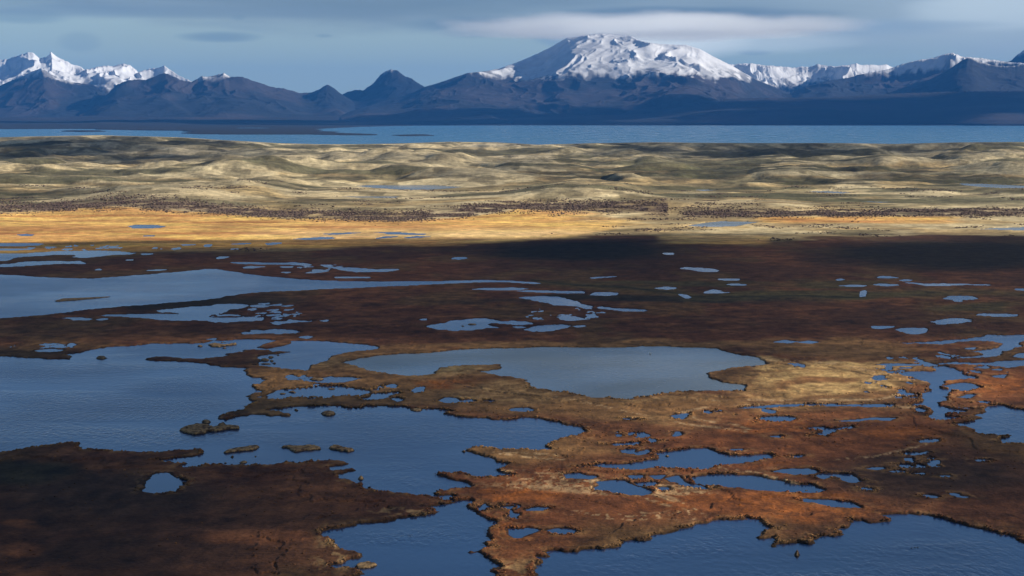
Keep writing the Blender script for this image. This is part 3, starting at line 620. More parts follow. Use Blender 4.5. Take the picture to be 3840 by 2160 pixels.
put(flat*ss(.46, .56, st), (0.62, 0.42, 0.13)); put(flat*ss(.52, .6, fbm(X/60, Y/25, 4, 79))*.6, (0.42, 0.21, 0.075)); put(flat*ss(.60, .68, fbm(X/210, Y/60, 4, 73))*.7, (0.34, 0.14, 0.05))
put(flat*np.exp(-((Vv-590)/14)**2)*ss(500, 900, U)*.65, (0.66, 0.49, 0.26)); put(flat*np.exp(-((Vv-580)/12)**2)*(1-ss(200, 600, U))*.6, (0.30, 0.13, 0.05))
# dark, wet soil of the brush line
BRUSH = [np.array([(0, 528), (300, 522), (560, 530), (700, 540), (1000, 548), (1150, 540), (1280, 528), (1500, 524), (1650, 532)], float)]
bl = np.interp(DPX, BRUSH[0][:, 0], BRUSH[0][:, 1])
bw = np.exp(-((DPY-bl)/7.0)**2)*(DPX < 1680)
bw = np.maximum(bw, np.exp(-((DPY-(541-(DPX-1700)*.004))/5.0)**2)*ss(1700, 1750, DPX)*.9)
put(bw*ss(.15, .40, g3), (0.080, 0.055, 0.048))
# the overgrown stream, old tracks and straw lines
def stroke(pts, wid, col, a, brk=None, ys=2.2):
    P = np.array(pts, float)*[1, ys]; m3 = (DPX > P[:, 0].min()-30) & (DPX < P[:, 0].max()+30) & (DPY*ys > P[:, 1].min()-40) & (DPY*ys < P[:, 1].max()+40)
    q = np.nonzero(m3)[0]; xx = DPX[q]+wpx[q]*20; yy = (DPY[q]+wpy[q]*8)*ys; dm = np.full(len(q), 1e9)
    for k in range(len(P)-1):
        e = P[k+1]-P[k]; t = np.clip(((xx-P[k, 0])*e[0]+(yy-P[k, 1])*e[1])/(e@e), 0, 1)
        dm = np.minimum(dm, np.hypot(xx-P[k, 0]-t*e[0], yy-P[k, 1]-t*e[1]))
    w = np.zeros(len(X)); w[q] = np.exp(-(dm/wid)**2)*a
    if brk is not None: w = w*ss(brk[0]+.09, brk[1]+.03, nsm)
    put(w, col)
stroke([(1359, 709), (1480, 719), (1594, 727), (1720, 738), (1740, 747), (1900, 747), (2165, 746), (2180, 738), (2400, 731), (2576, 742)], 22, (0.085, 0.082, 0.038), .6)
stroke([(1340, 704), (1400, 712), (1480, 719), (1594, 727), (1720, 738), (1740, 747), (1900, 747), (2165, 746)], 5, (0.030, 0.032, 0.018), .95)
STRAW = (0.56, 0.42, 0.26)
for P_ in ([(1720, 1037), (1800, 1022), (2000, 1014), (2300, 1026)], [(1700, 1062), (1800, 1073), (1880, 1085)], [(1720, 1040), (1760, 1055), (1850, 1066), (1890, 1080)], [(1610, 1288), (1700, 1312), (1790, 1323)],
           [(1480, 1203), (1600, 1228), (1700, 1258), (1770, 1300)], [(1380, 1183), (1480, 1213), (1620, 1240), (1690, 1262)], [(1250, 1140), (1330, 1145), (1400, 1150)], [(1180, 1135), (1300, 1150), (1420, 1162)],
           [(1540, 1230), (1640, 1262), (1720, 1285), (1740, 1310)], [(1750, 1010), (1900, 1005), (2200, 1008), (2290, 990)], [(1900, 905), (2100, 915), (2250, 945), (2330, 965)], [(1400, 1000), (1560, 1030), (1640, 1050)], [(2060, 1160), (2200, 1150), (2330, 1120)], [(1740, 1172), (1900, 1190), (2050, 1232)]):
    stroke(P_, 5.5, STRAW, .8, (.36, .56))
for P_ in ([(1900, 912), (2080, 922), (2200, 945), (2290, 968)], [(1560, 1010), (1640, 1040), (1700, 1050)], [(1130, 960), (1220, 985), (1400, 1002)], [(1740, 1058), (1860, 1076), (1960, 1082)], [(1390, 1180), (1500, 1225), (1600, 1270)]):
    stroke(P_, 3.5, (0.045, 0.028, 0.018), .8, (.34, .5))
# fine mottling of the vegetation
fine = ((fbm(X/5, Y/8, 4, 101)-.5)*2.2 + (fbm(X/16, Y/16, 3, 103)-.5)*1.2)*(1-.75*ss(1500, 2200, Y))
C *= 1-(1-ss(2150, 2350, Y))[:, None]*np.array([0, .13, .30])
C *= np.clip(1+.55*fine, .4, 1.8)[:, None]
hf2 = (fbm(X/55, Y/55, 5, 105)-.5)*hm
C *= np.clip(1.12+1.3*hf2, .5, 1.8)[:, None]**hm[:, None]
C *= (1+.22*hm*(1-flat))[:, None]*np.where(hm[:, None] > .5, np.array([1.03, 1.0, .93]), 1)
# far lowland colours
fm = (Y >= 9700)
C[fm] = (0.018, 0.019, 0.022)
w = ss(.5, .6, fbm(X/2500, Y/4000, 4, 75))*fm; put(w*.4, (0.05, 0.038, 0.034))
V = np.stack([X, Y, Z], 1)
Fg = grid_faces(NR, NC).reshape(-1, 4)
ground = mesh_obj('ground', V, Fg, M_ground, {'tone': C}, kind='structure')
# ------------------------------------------------------------------ water sheets, each its own surface inside its banks
own2 = OWN.reshape(NR, NC); sd2 = SD.reshape(NR, NC)
cell = np.gradient(R)[:, None]*np.ones((1, NC))
FF = grid_faces(NR, NC)
cmin = np.minimum(np.minimum(sd2[:-1, :-1], sd2[1:, :-1]), np.minimum(sd2[:-1, 1:], sd2[1:, 1:]))
cown = own2[:-1, :-1]
for k, (nm, z, mt, P) in enumerate(LAKES):
    sel = (cown == k) & (cmin < 0.9)
    fq = FF[sel]
    if len(fq) == 0: continue
    ids, inv = np.unique(fq.ravel(), return_inverse=True)
    v = V[ids].copy(); v[:, 2] = z
    mesh_obj(nm, v, inv.reshape(-1, 4), mt, {'shore': .25+.75*ss(2, 26, -SD[ids])}, kind='structure')
sel = (cown == 9999) & (cmin < 0.9)
fq = FF[sel]; ids, inv = np.unique(fq.ravel(), return_inverse=True); v = V[ids].copy(); v[:, 2] = 0.004
mesh_obj('peat_pools', v, inv.reshape(-1, 4), M_pond, {'shore': np.zeros(len(ids))}, kind='structure')
big = np.array([(-26000, 9000, -.2), (26000, 9000, -.2), (26000, 26500, -.2), (-26000, 26500, -.2)], float)
mesh_obj('great_lake', big, np.array([[0, 1, 2, 3]]), M_far, {'shore': np.ones(4)}, kind='structure')

# ------------------------------------------------------------------ islets and tussocks standing in the water
def islet(label, txt=None, ell_=None, hgt=0.8, name='islet', cat='islet', group='grassy islets standing in the lakes', bounds=None):
    if ell_:
        t, cx, cy, w, h_ = ell_
        x0, y0 = TILE[t]
        a = np.linspace(0, 2*math.pi, 14)[:-1]
        sx = x0+(cx+np.cos(a)*w/2)/2; syy = y0+(cy+h_*.12+np.sin(a)*h_/2*.8)/2
        gx, gy = ground_pt(sx, syy); P = np.stack([gx, gy], 1)
    else: P = world_poly(txt)
    lo = P.min(0)-1.5; hi = P.max(0)+1.5
    c = (lo+hi)/2
    n = np.clip(((hi-lo)/0.35).astype(int), 14, 130)
    gx, gy = np.meshgrid(np.linspace(lo[0], hi[0], n[0]), np.linspace(lo[1], hi[1], n[1]))
    gx = gx.ravel(); gy = gy.ravel()
    s = -(sdist(P, gx, gy) + ((fbm(gx/2.2, gy/3.4, 3, 81)-.5)*1.6))
    z = np.where(s > 0, hgt*.72*ss(0, .8, s)*(.65+.7*fbm(gx/1.6, gy/2.0, 3, 83)), -0.7*ss(0, 1, -s)-.02) 
    keep = s > -1.2
    Fq = grid_faces(n[1], n[0]).reshape(-1, 4)
    Fq = Fq[keep[Fq].any(1)]
    ids, inv = np.unique(Fq.ravel(), return_inverse=True)
    t_ = ss(.28, .60, fbm(gx/1.2, gy/1.8, 3, 85))[:, None]
    col = np.array([0.085, 0.050, 0.028])*(1-t_) + np.array([0.34, 0.22, 0.105])*t_
    col[s < .35] = (0.025, 0.018, 0.012)  # shaded foot of the bank painted dark
    v = np.stack([gx-c[0], gy-c[1], z], 1)[ids]
    o = mesh_obj(name, v, inv.reshape(-1, 4), M_islet, {'tone': col[ids]}, label=label, cat=cat, group=group)
    o.location = (c[0], c[1], 0)
    return o
for lab, e, h_ in (
    ("solitary rounded grassy islet off the tip of the long left spit", ('B1', 760, 162, 84, 26), 1.0),
    ("small dark islet just below the upper shore of the left lake", ('B1', 1500, 76, 38, 18), .8),
    ("speck of turf under the ragged islet near the upper bay", ('B1', 1684, 90, 22, 12), .6),
    ("left of two tiny tufts above the ragged islet of the upper bay", ('B1', 1668, 48, 13, 7), .5),
    ("right of two tiny tufts above the ragged islet of the upper bay", ('B1', 1689, 48, 13, 7), .5),
    ("tiny tuft just under the pointed turf finger of the upper bay", ('B1', 2085, 143, 18, 12), .5),
    ("topmost clump of the cluster beside the turf peninsula's right shore", ('B1', 2032, 160, 40, 16), .8),
    ("middle right clump of the cluster beside the turf peninsula", ('B1', 2036, 187, 34, 15), .8),
    ("lowest right clump of the cluster beside the turf peninsula", ('B1', 2058, 205, 28, 16), .8),
    ("broadest clump of the cluster, tight against the turf peninsula", ('B1', 1985, 178, 66, 28), .8),
    ("low flat strip of turf at the foot of the peninsula's clump cluster", ('B1', 1995, 209, 80, 13), .5),
    ("long oval islet in the narrow upper pond right of the peninsula", ('B1', 2376, 323, 112, 24), .7),
    ("left small islet in the blue pond under the narrow isthmus", ('B1', 2118, 433, 50, 12), .5),
    ("larger lumpy islet in the blue pond under the narrow isthmus", ('B1', 2192, 420, 54, 18), .7),
    ("small islet touching the lower shore of the blue isthmus pond", ('B1', 2180, 456, 34, 12), .5),
    ("thin bar of turf at the lower edge of the blue isthmus pond", ('B1', 2346, 454, 68, 10), .5),
    ("dark islet near the upper right shore of the blue isthmus pond", ('B1', 2486, 397, 50, 14), .5),
    ("round dark tuft in the bay below the narrow isthmus", ('B1', 2220, 555, 26, 20), .9),
    ("chunky brown islet alone in the bay below the isthmus", ('B1', 2462, 580, 112, 40), 1.1),
    ("dark round islet above the long forked island", ('B1', 1545, 642, 72, 34), 1.0),
    ("small dark tuft above the right arm of the forked island", ('B1', 1672, 654, 34, 18), .7),
    ("dark tuft alone below the long thin island of the lower bay", ('B1', 1745, 905, 30, 24), .8),
    ("tiny round tuft right of and below the long thin island", ('B1', 1917, 903, 16, 13), .7),
    ("leftmost tiny tuft close to the lower shore of the bay", ('B1', 1690, 952, 20, 11), .5),
    ("second tiny tuft from the left near the lower shore of the bay", ('B1', 1736, 962, 24, 12), .5),
    ("flat dark islet in the middle of the tufts by the lower shore", ('B1', 1825, 948, 54, 20), .7),
    ("small tuft tucked under the flat dark islet by the lower shore", ('B1', 1812, 962, 24, 10), .4),
    ("dark tuft right of the flat islet by the lower shore", ('B1', 1920, 957, 34, 18), .7),
    ("round tuft near the lower shore, under the bone shaped island", ('B1', 2336, 927, 24, 20), .9),
    ("flat turf raft under the upper bank of the middle water", ('B2', 570, 552, 100, 24), .7),
    ("tiny round tuft off the tip of the long pale point", ('B2', 930, 865, 26, 18), .8),
    ("rounded tussock alone in the lower channel near the left shore", ('C2', 150, 268, 50, 32), 1.3),
    ("speck of turf in the narrows between the two dark points", ('C2', 766, 420, 16, 12), .6),
    ("upright brown tussock alone in the lower right lake", ('C3', 875, 845, 46, 44), 2.4),
    ("low dark tuft at the right end of the long oval pond", ('C3', 940, 358, 22, 9), .4),
    ("round dark tuft in the pond below the sand coloured hummock", ('C2', 2452, 100, 28, 20), .7),
    ("brown bar of turf in the middle of the far oval pond", ('A2', 990, 712, 66, 12), .6),
    ("dark speck of turf in the left half of the far oval pond", ('A2', 918, 726, 30, 8), .5)):
    islet(lab, ell_=e, hgt=h_)
for lab, t, h_ in (
    ("ragged islet just off the upper shore of the left lake", "B1 1560,68 1600,56 1640,62 1690,68 1770,56 1775,66 1700,76 1640,84 1580,82", 1.0),
    ("long forked brown island pointing left into the left lake", "B1 1340,710 1400,680 1500,664 1560,672 1600,690 1640,684 1630,670 1660,664 1720,676 1800,684 1800,700 1720,702 1640,718 1560,720 1540,736 1460,742 1380,730", 1.4),
    ("long thin island slanting up right in the lower bay", "B1 1670,876 1740,852 1850,836 1910,824 1950,834 1930,854 1850,864 1750,874 1690,884", 1.2),
    ("bone shaped island with two tails in the lower bay", "B1 2110,838 2180,822 2240,834 2330,822 2400,838 2410,854 2300,862 2210,876 2180,862 2170,848", 1.1),
    ("pale topped island right of the bone shaped island", "B1 2460,852 2490,828 2560,826 B2 20,842 90,848 108,864 60,872 0,868 B1 2520,860", 1.1),
    ("tufted straw coloured islet at the bottom left of the channel", "C2 96,942 140,910 220,904 270,918 250,938 170,946", 1.0)):
    islet(lab, txt=t, hgt=h_)
islet("thin dark mud bar in the far left river, under the bend", txt="A1 405,538 470,520 600,515 840,505 700,521 560,534 430,543", hgt=.5, name='mud_bar', cat='mud bar', group=None)

# ------------------------------------------------------------------ willow brush along the foot of the hills (uncountable)
rng = np.random.default_rng(4)
def brush():
    t = (1+5**.5)/2
    ico = np.array([(-1, t, 0), (1, t, 0), (-1, -t, 0), (1, -t, 0), (0, -1, t), (0, 1, t), (0, -1, -t), (0, 1, -t), (t, 0, -1), (t, 0, 1), (-t, 0, -1), (-t, 0, 1)])/1.9
    fc = np.array([(0, 11, 5), (0, 5, 1), (0, 1, 7), (0, 7, 10), (0, 10, 11), (1, 5, 9), (5, 11, 4), (11, 10, 2), (10, 7, 6), (7, 1, 8), (3, 9, 4), (3, 4, 2), (3, 2, 6), (3, 6, 8), (3, 8, 9), (4, 9, 5), (2, 4, 11), (6, 2, 10), (8, 6, 7), (9, 8, 1)])
    dens = (bw*ss(.35, .55, g3)*(Y > 2150) + 0.12*hm*ss(.64, .72, fbm(X/60, Y/60, 4, 91))*(Y < 3600)*(1-flat))*(SD > 5)*inview*(Y < 4200)
    area = (X.reshape(NR, NC)[:, 600]-X.reshape(NR, NC)[:, 599])*np.gradient(R)
    pr = dens*np.repeat(np.clip(area, 0, 60), NC)
    pr = pr/pr.sum(); n = 34000
    id_ = rng.choice(len(X), n, p=pr)
    s = rng.uniform(.4, 1.0, n)*np.where(rng.random(n) < .12, 1.6, 1)
    cx = X[id_]+rng.normal(0, 2, n); cy = Y[id_]+rng.normal(0, 3, n); cz = Z[id_]
    j = rng.uniform(.65, 1.3, (n, 12, 3))
    v = ico[None]*j*s[:, None, None]*np.array([1.5, 1.5, .8]); v[:, :, 0] += cx[:, None]; v[:, :, 1] += cy[:, None]; v[:, :, 2] += (cz+s*.3)[:, None]
    f = fc[None]+np.arange(n)[:, None, None]*12
    col = np.where(rng.random(n)[:, None] < .6, np.array([[.105, .072, .064]]), np.array([[.17, .125, .09]]))*rng.uniform(.6, 1.3, (n, 1))
    mesh_obj('willow_brush', v.reshape(-1, 3), f.reshape(-1, 3), M_brush, {'tone': np.repeat(col, 12, 0)}, smooth=False, kind='stuff',
             label='dark purple brown willow brush along the foot of the hills')
brush()
def tussocks():
    t = (1+5**.5)/2
    ico = np.array([(-1, t, 0), (1, t, 0), (-1, -t, 0), (1, -t, 0), (0, -1, t), (0, 1, t), (0, -1, -t), (0, 1, -t), (t, 0, -1), (t, 0, 1), (-t, 0, -1), (-t, 0, 1)])/1.9
    fc = np.array([(0, 11, 5), (0, 5, 1), (0, 1, 7), (0, 7, 10), (0, 10, 11), (1, 5, 9), (5, 11, 4), (11, 10, 2), (10, 7, 6), (7, 1, 8), (3, 9, 4), (3, 4, 2), (3, 2, 6), (3, 6, 8), (3, 8, 9), (4, 9, 5), (2, 4, 11), (6, 2, 10), (8, 6, 7), (9, 8, 1)])
    near_ = (Y < 1050)*inview*(SD > .5)
    dens = near_*(np.exp(-((SD-1.1)/.9)**2)*1.3*ss(.42, .6, lump) + .01*ss(.45, .65, nmid))
    area = (X.reshape(NR, NC)[:, 600]-X.reshape(NR, NC)[:, 599])*np.gradient(R)
    pr = dens*np.repeat(area, NC); pr = pr/pr.sum(); n = 9000
    id_ = rng.choice(len(X), n, p=pr); s = rng.uniform(.14, .42, n)*np.interp(Y[id_], [600, 1500], [1, 1.5])
    cx = X[id_]+rng.normal(0, .25, n); cy = Y[id_]+rng.uniform(-1, 1, n); cz = Z[id_]
    v = ico[None]*rng.uniform(.6, 1.35, (n, 12, 3))*s[:, None, None]*np.array([1.5, 1.2, .9]); v[:, :, 0] += cx[:, None]; v[:, :, 1] += cy[:, None]; v[:, :, 2] += (cz+s*.15)[:, None]
    col = C[id_]*rng.uniform(.8, 1.6, (n, 1)) + np.array([.04, .026, .012])*rng.uniform(0, 1.2, (n, 1))
    mesh_obj('sedge_tussocks', v.reshape(-1, 3), (fc[None]+np.arange(n)[:, None, None]*12).reshape(-1, 3), M_brush, {'tone': np.repeat(col, 12, 0)}, smooth=False, kind='stuff',
             label='straw and brown sedge tussocks growing along the shores and over the marsh')
tussocks()

# ------------------------------------------------------------------ birds on the water
def bird(name, label, cat, sx, sy, sc, colour, rz, group=None):
    pts = [(-.72, .30, .05), (-.50, .26, .20), (-.05, .24, .32), (.32, .28, .24), (.50, .50, .10), (.50, .84, .07), (.58, .98, .10), (.78, .94, .03)]
    me = bpy.data.meshes.new(name); me.from_pydata([(a, 0, b) for a, b, c in pts], [(i, i+1) for i in range(len(pts)-1)], [])
    o = bpy.data.objects.new(name, me); COL.objects.link(o)
    sk = o.modifiers.new('skin', 'SKIN'); sb = o.modifiers.new('sub', 'SUBSURF'); sb.levels = sb.render_levels = 2
    for v, p in zip(me.skin_vertices[0].data if me.skin_vertices else [], pts): v.radius = (p[2], p[2])
    if me.skin_vertices: me.skin_vertices[0].data[2].use_root = True
    m_, nt, out = newmat(name+'_feathers'); b = N(nt, 'ShaderNodeBsdfPrincipled'); nt.links.new(b.outputs[0], out.inputs[0])
    g = N(nt, 'ShaderNodeNewGeometry'); f = noise(nt, g.outputs['Position'], 9, 3)
    nt.links.new(mixc(nt, f, tuple(c*.8 for c in colour), colour), b.inputs['Base Color']); b.inputs['Roughness'].default_value = .8
    me.materials.append(m_)
    x, y = ground_pt(sx, sy); o.location = (float(x), float(y), -0.02); o.scale = (sc,)*3; o.rotation_euler = (0, 0, rz)
    o['label'] = label; o['category'] = cat
    if group: o['group'] = group
    return o
def skinned(*a, **k):
    return bird(*a, **k)
bird('swan', 'white swan swimming alone on the pale central lake', 'swan', 2437, 1327, 1.35, (.88, .88, .87), 2.6)
for lab, sx in (('leftmost of three dark ducks on the lower right lake', 3418), ('middle one of three dark ducks on the lower right lake', 3431), ('rightmost of three dark ducks on the lower right lake', 3441)):
    bird('duck', lab, 'duck', sx, 2054 if sx > 3420 else 2056, .5, (.03, .025, .02), .4, group='dark ducks on the lower right lake')

# ------------------------------------------------------------------ mountains
MT = {'T1': 0, 'T2': 1280, 'T3': 2560}
def mparse(txt):
    t = 0; out = []
    for w in txt.split():
        if w in MT: t = MT[w]; continue
        a, b = w.split(','); out.append((t+float(a)/2.0125, float(b)/2.0125))
    return np.array(out)
def mountain(name, txt, D, front, back, snow=None, rock=(0.018, 0.022, 0.030), relief=0.22, seed=0, gs=900, nr=200, pw=1.25, snowcol=(0.60, 0.62, 0.66), basez=8, crag=0.010):  # dark rock tone also stands in for cloud shade on the slopes
    P = mparse(txt)
    a0, a1 = P[0, 0], P[-1, 0]
    nc = int((a1-a0)/2.2)+2
    us = np.linspace(a0, a1, nc); vs = np.interp(us, P[:, 0], P[:, 1])
    jit = (fbm(us/9.0, us*0+seed, 3, seed+5)-.5)*crag*400/F*D
    rx, ry, rz = ray(us, vs)
    bear = rx/ry; slope = rz/ry
    Dc = D + (fbm(us/420, us*0, 2, seed)-.5)*front*.45
    zc = H + slope*Dc
    t = np.concatenate([np.linspace(-1, 0, int(nr*.72), endpoint=False), np.linspace(0, 1, nr-int(nr*.72))])
    T, B = np.meshgrid(t, bear, indexing='ij'); DC = np.repeat(Dc[None], nr, 0); ZC = np.repeat(zc[None], nr, 0)
    dist = DC + np.where(T < 0, T*front, T*back)
    x = B*dist; y = dist
    prof = (1-np.abs(T))**pw
    JIT = np.repeat(jit[None], nr, 0)*np.exp(-np.abs(T)*14)
    end = ss(0, .05, (np.repeat(us[None], nr, 0)-a0)/(a1-a0))*ss(0, .05, (a1-np.repeat(us[None], nr, 0))/(a1-a0))
    pad = np.pad(zc, 60, mode='edge'); ker = np.hanning(61); ker /= ker.sum()
    zsm = np.convolve(pad, ker, 'same')[60:-60]
    US = np.repeat(us[None], nr, 0); sh = US + np.abs(T)*150*(fbm(US/170, np.abs(T)*2.5+seed, 3, seed+31)-.5)*2
    ZW = np.interp(sh.ravel(), us, zc).reshape(T.shape); ZS = np.interp(sh.ravel(), us, zsm).reshape(T.shape)
    kk = np.clip(np.abs(T)*2.2, 0, 1)
    ZC = ZW*(1-kk) + ZS*kk
    zz = basez + (ZC-basez)*prof + JIT
    rg = ridged(x/gs, y/gs*0.55, 5, seed+9)-.45
    wx1 = (fbm(x/900, y/900, 3, seed+7)-.5)*900
    rg = ridged((x+wx1)/gs, (y+wx1)/gs*0.5, 5, seed+9)-.42
    win = np.clip(1.15-np.abs(T), 0, 1)*np.clip(np.abs(T)*9, 0, 1)**.8
    z = zz + (ZC-basez)*relief*rg*win
    # the traced line stays the skyline
    el_ = (z-H)/y; cap = (np.repeat(((zc+jit-H)/Dc)[None], nr, 0))
    z = np.where(el_ > cap, H + cap*y - 1 - 260*np.clip(.62-rg, 0, 1)*np.clip(np.abs(T)*4, 0, 1), z)
    z = np.where(np.abs(T) > .985, -60, z)
    col = np.empty((nr*nc, 3)); col[:] = rock
    xf, yf = x.ravel(), y.ravel()
    q = fbm(xf/700, yf/900, 4, seed+11)[:, None]
    col = col*(.75+.5*q) + np.array([0.022, 0.014, 0.012])*ss(.5, .65, fbm(xf/1500, yf/2500, 4, seed+13))[:, None]
    if snow is not None:
        S = mparse(snow); sy_ = np.interp(us, S[:, 0], S[:, 1])
        # snow line as an elevation angle seen at measured places, noise-broken by gullies
        px, py = to_disp(xf, yf, z.ravel()); pys = py*3840/2576
        line = np.repeat(sy_[None], nr, 0).ravel()
        rgn = rg.ravel(); nn = fbm(xf/260, yf/330, 4, seed+15)
        w = ss(-11, 11, (line-pys) + (nn-.5)*46 + (fbm(np.repeat(us[None], nr, 0).ravel()/17, pys/90, 3, seed+19)-.5)*30 - rgn*16)
        w2 = w*(1-.75*ss(.60, .70, nn)*ss(60, 0, line-pys))
        col = col*(1-w2[:, None]) + np.array(snowcol)*w2[:, None]
    v = np.stack([xf, yf, z.ravel()], 1)
    return mesh_obj(name, v, grid_faces(nr, nc).reshape(-1, 4), M_mtn, {'tone': col}, kind='structure')
mountain('mountain_range', "T1 -500,600 -200,470 0,450 60,445 100,430 180,405 210,392 250,400 300,440 350,430 372,415 380,390 400,405 450,440 520,470 540,485 600,500 640,525 700,515 760,500 800,495 850,500 890,490 930,480 980,490 1030,530 1040,545 1120,520 1200,510 1240,497 1290,530 1360,575 1440,612 1500,640 1600,690 1700,740", 43000, 6500, 5000,
         snow="T1 -500,665 600,665 1000,660 1500,640", seed=100, relief=.55, gs=1500)
mountain('mountain', "T1 -500,760 -200,700 0,645 80,610 180,570 250,535 310,512 340,530 400,570 480,600 550,620 700,640 800,690 900,760", 37500, 5000, 4000, snow="T1 -500,560 0,560 150,570 310,552 360,568 420,600 500,612 560,620 700,600", seed=120, relief=.45, gs=1600)
mountain('mountain_range', "T1 600,860 700,800 800,720 880,640 950,610 1020,600 1100,600 1180,572 1240,550 1300,572 1360,602 1440,622 1490,595 1520,573 1560,580 1600,572 1660,560 1690,550 1730,578 1830,580 1900,605 2000,640 2080,662 2150,668 2260,702 2350,700 2400,680 2440,652 2470,640 2500,650 2540,680 2576,710 T2 60,745 140,800 220,860", 36500, 5500, 4500, snow="T1 600,400 1000,400 1480,585 1560,590 1640,588 1720,582 1760,560 1800,400 2576,400", seed=140, relief=.42, gs=1700)
mountain('mountain', "T1 2300,860 2400,780 2500,735 T2 0,717 40,695 100,678 165,682 240,630 300,560 340,534 370,524 420,530 460,560 490,580 530,590 570,620 625,655 700,700 800,770 900,850", 37000, 4000, 4000, snow="T2 -200,400 300,545 380,528 470,400 900,400", seed=160, relief=.2, gs=1200)
mountain('volcano', "T2 0,860 200,800 400,740 560,690 625,657 700,635 780,610 850,585 950,552 1100,535 1200,515 1300,480 1400,440 1500,395 1600,345 1700,285 1800,272 1880,262 1960,252 2050,256 2150,262 2200,276 2240,300 2300,318 2400,330 2500,336 2576,338 T3 30,340 130,370 220,420 300,460 380,500 480,560 600,620 800,700 1000,770 1200,850", 35500, 9500, 7000,
         snow="T2 0,400 700,520 950,545 1100,560 1300,590 1600,590 1850,575 2000,560 2130,590 2250,545 2400,560 2576,560 T3 100,575 250,580 400,590 600,600 1200,600", seed=180, relief=.38, gs=1900, nr=300, pw=1.5, crag=.004)
mountain('mountain_range', "T3 200,620 300,478 380,488 450,480 520,478 620,492 730,500 850,512 900,500 950,505 1020,485 1080,495 1150,500 1200,495 1260,490 1310,478 1350,492 1420,487 1480,495 1540,485 1590,510 1680,540 1800,560 2000,640", 41000, 5000, 5000, snow="T3 200,610 500,660 800,630 1200,610 2000,610", seed=200, relief=.6, gs=900)
mountain('mountain_range', "T3 700,760 900,660 1100,610 1260,585 1340,560 1460,540 1560,520 1640,488 1720,465 1800,450 1880,440 1960,415 2040,398 2090,420 2130,430 2220,435 2300,445 2440,468 2576,475 2750,500 3000,600", 36000, 6500, 5000, snow="T3 700,540 1640,545 1800,530 2000,510 2150,500 2300,480 2600,500 3000,520", seed=220, relief=.4, gs=1700)
mountain('mountain', "T3 2300,640 2440,470 2480,455 2530,410 2576,375 2700,300 2900,400 3200,640", 39000, 5000, 4000, snow="T3 2300,400 2600,400 3200,400", seed=240, relief=.25, gs=1100)
mountain('mountain', "T3 1500,720 1700,650 1850,605 1950,560 2030,510 2100,460 2160,434 2200,440 2260,470 2330,490 2430,500 2576,490 2750,520 3000,640", 32500, 5000, 4500, snow="T3 1500,400 2100,440 2200,452 2300,478 2600,480 3000,400", seed=260, relief=.22, gs=1600)
mountain('hill', "T2 1300,880 1500,862 1800,850 2100,845 2300,820 T3 0,770 200,750 600,738 1100,735 1500,710 2000,692 2576,685 2900,690 3300,800", 29000, 4800, 3000, seed=280, relief=.12, gs=1500, rock=(0.014, 0.016, 0.020), pw=.9)
mountain('hill', "T1 -500,900 0,880 400,884 700,872 1000,880 1300,885 2000,882 2576,872 T2 300,866 800,862 1300,858 1800,862 2400,875", 31500, 4500, 3000, seed=300, relief=.15, gs=1300, rock=(0.020, 0.020, 0.024), pw=.9)

# ------------------------------------------------------------------ clouds that shade the land (unseen, high, cover shaped to place the shade)
def sunlit(px, py, gx, gy):     # how much sun should reach a place on the ground (0..1)
    n = (fbm(gx/260, gy/420, 4, 401)-.5); n2_ = (fbm(gx/700, gy/900, 3, 403)-.5)
    u = px + n*130; v = py + n*34*(1+1.2*(1-ss(660, 760, py))) + (fbm(gx/120, gy/260, 3, 405)-.5)*16
    top = np.interp(u, [0, 400, 1150, 1250, 1600, 1750, 1950, 2050, 2200, 2576], [640, 628, 616, 606, 599, 600, 612, 604, 598, 592])
    v = v + (fbm(gx/85, gy/200, 4, 407)-.5)*30*(1-ss(660, 720, py))*ss(590, 600, py)
    wd = np.interp(u, [0, 900, 1300], [18, 9, 4]); q_ = np.clip((v-top+wd*.6)/(wd*1.6), 0, 1); lit = 1-q_*q_*(3-2*q_)
    def el_(cx, cy, rx, ry): return 1-ss(.55, 1.2, np.sqrt(((u-cx)/rx)**2+((v-cy)/ry)**2))
    for cx, cy, rx, ry, s in ((150, 391, 430, 17, .95), (450, 398, 260, 9, .7), (2050, 385, 420, 18, .9), (2250, 430, 420, 26, .55), (1450, 430, 300, 12, .5), (650, 480, 120, 14, .4), (150, 500, 330, 16, .45), (1900, 368, 700, 9, .8), (1150, 410, 260, 8, .4)):
        lit = lit*(1-s*el_(cx, cy, rx, ry))
    g = np.zeros_like(lit); dk = np.maximum(np.maximum(el_(1450, 632, 330, 32), el_(2400, 645, 460, 50)), np.maximum(el_(200, 1200, 420, 60), el_(2300, 1220, 330, 80)))
    for cx, cy, rx, ry, s in ((1150, 945, 420, 75, 1.0), (1430, 940, 520, 62, .95), (1000, 1020, 420, 40, .9), (1750, 1040, 420, 40, .95), (1500, 1230, 330, 50, .95), (2450, 860, 300, 20, .5), (300, 862, 500, 12, .6), (1000, 1040, 500, 14, .6), (2050, 955, 420, 62, 1.0), (1500, 1020, 620, 60, .7), (800, 930, 330, 80, .5), (1500, 1150, 560, 120, .5), (1600, 1260, 460, 60, .75),
                              (1350, 1380, 330, 120, .6), (850, 1400, 240, 70, .65), (2450, 980, 240, 70, .6), (1900, 1300, 420, 70, .7), (600, 855, 500, 16, .45), (1700, 850, 900, 18, .3), (1700, 690, 900, 20, .15), (950, 1250, 200, 26, .3)):
        g = np.maximum(g, s*el_(cx, cy, rx, ry))
    base = np.clip(.07+.11*(1-ss(740, 900, py))+n2_*.5, 0.0, .34)
    lit = np.maximum(lit, np.where(v > top, np.maximum(base, g)*(1-.85*dk), 0))
    return np.clip(lit, 0, 1)
m_c, nt, o_ = newmat('cloud_vapour')
at = N(nt, 'ShaderNodeAttribute'); at.attribute_name = 'cover'
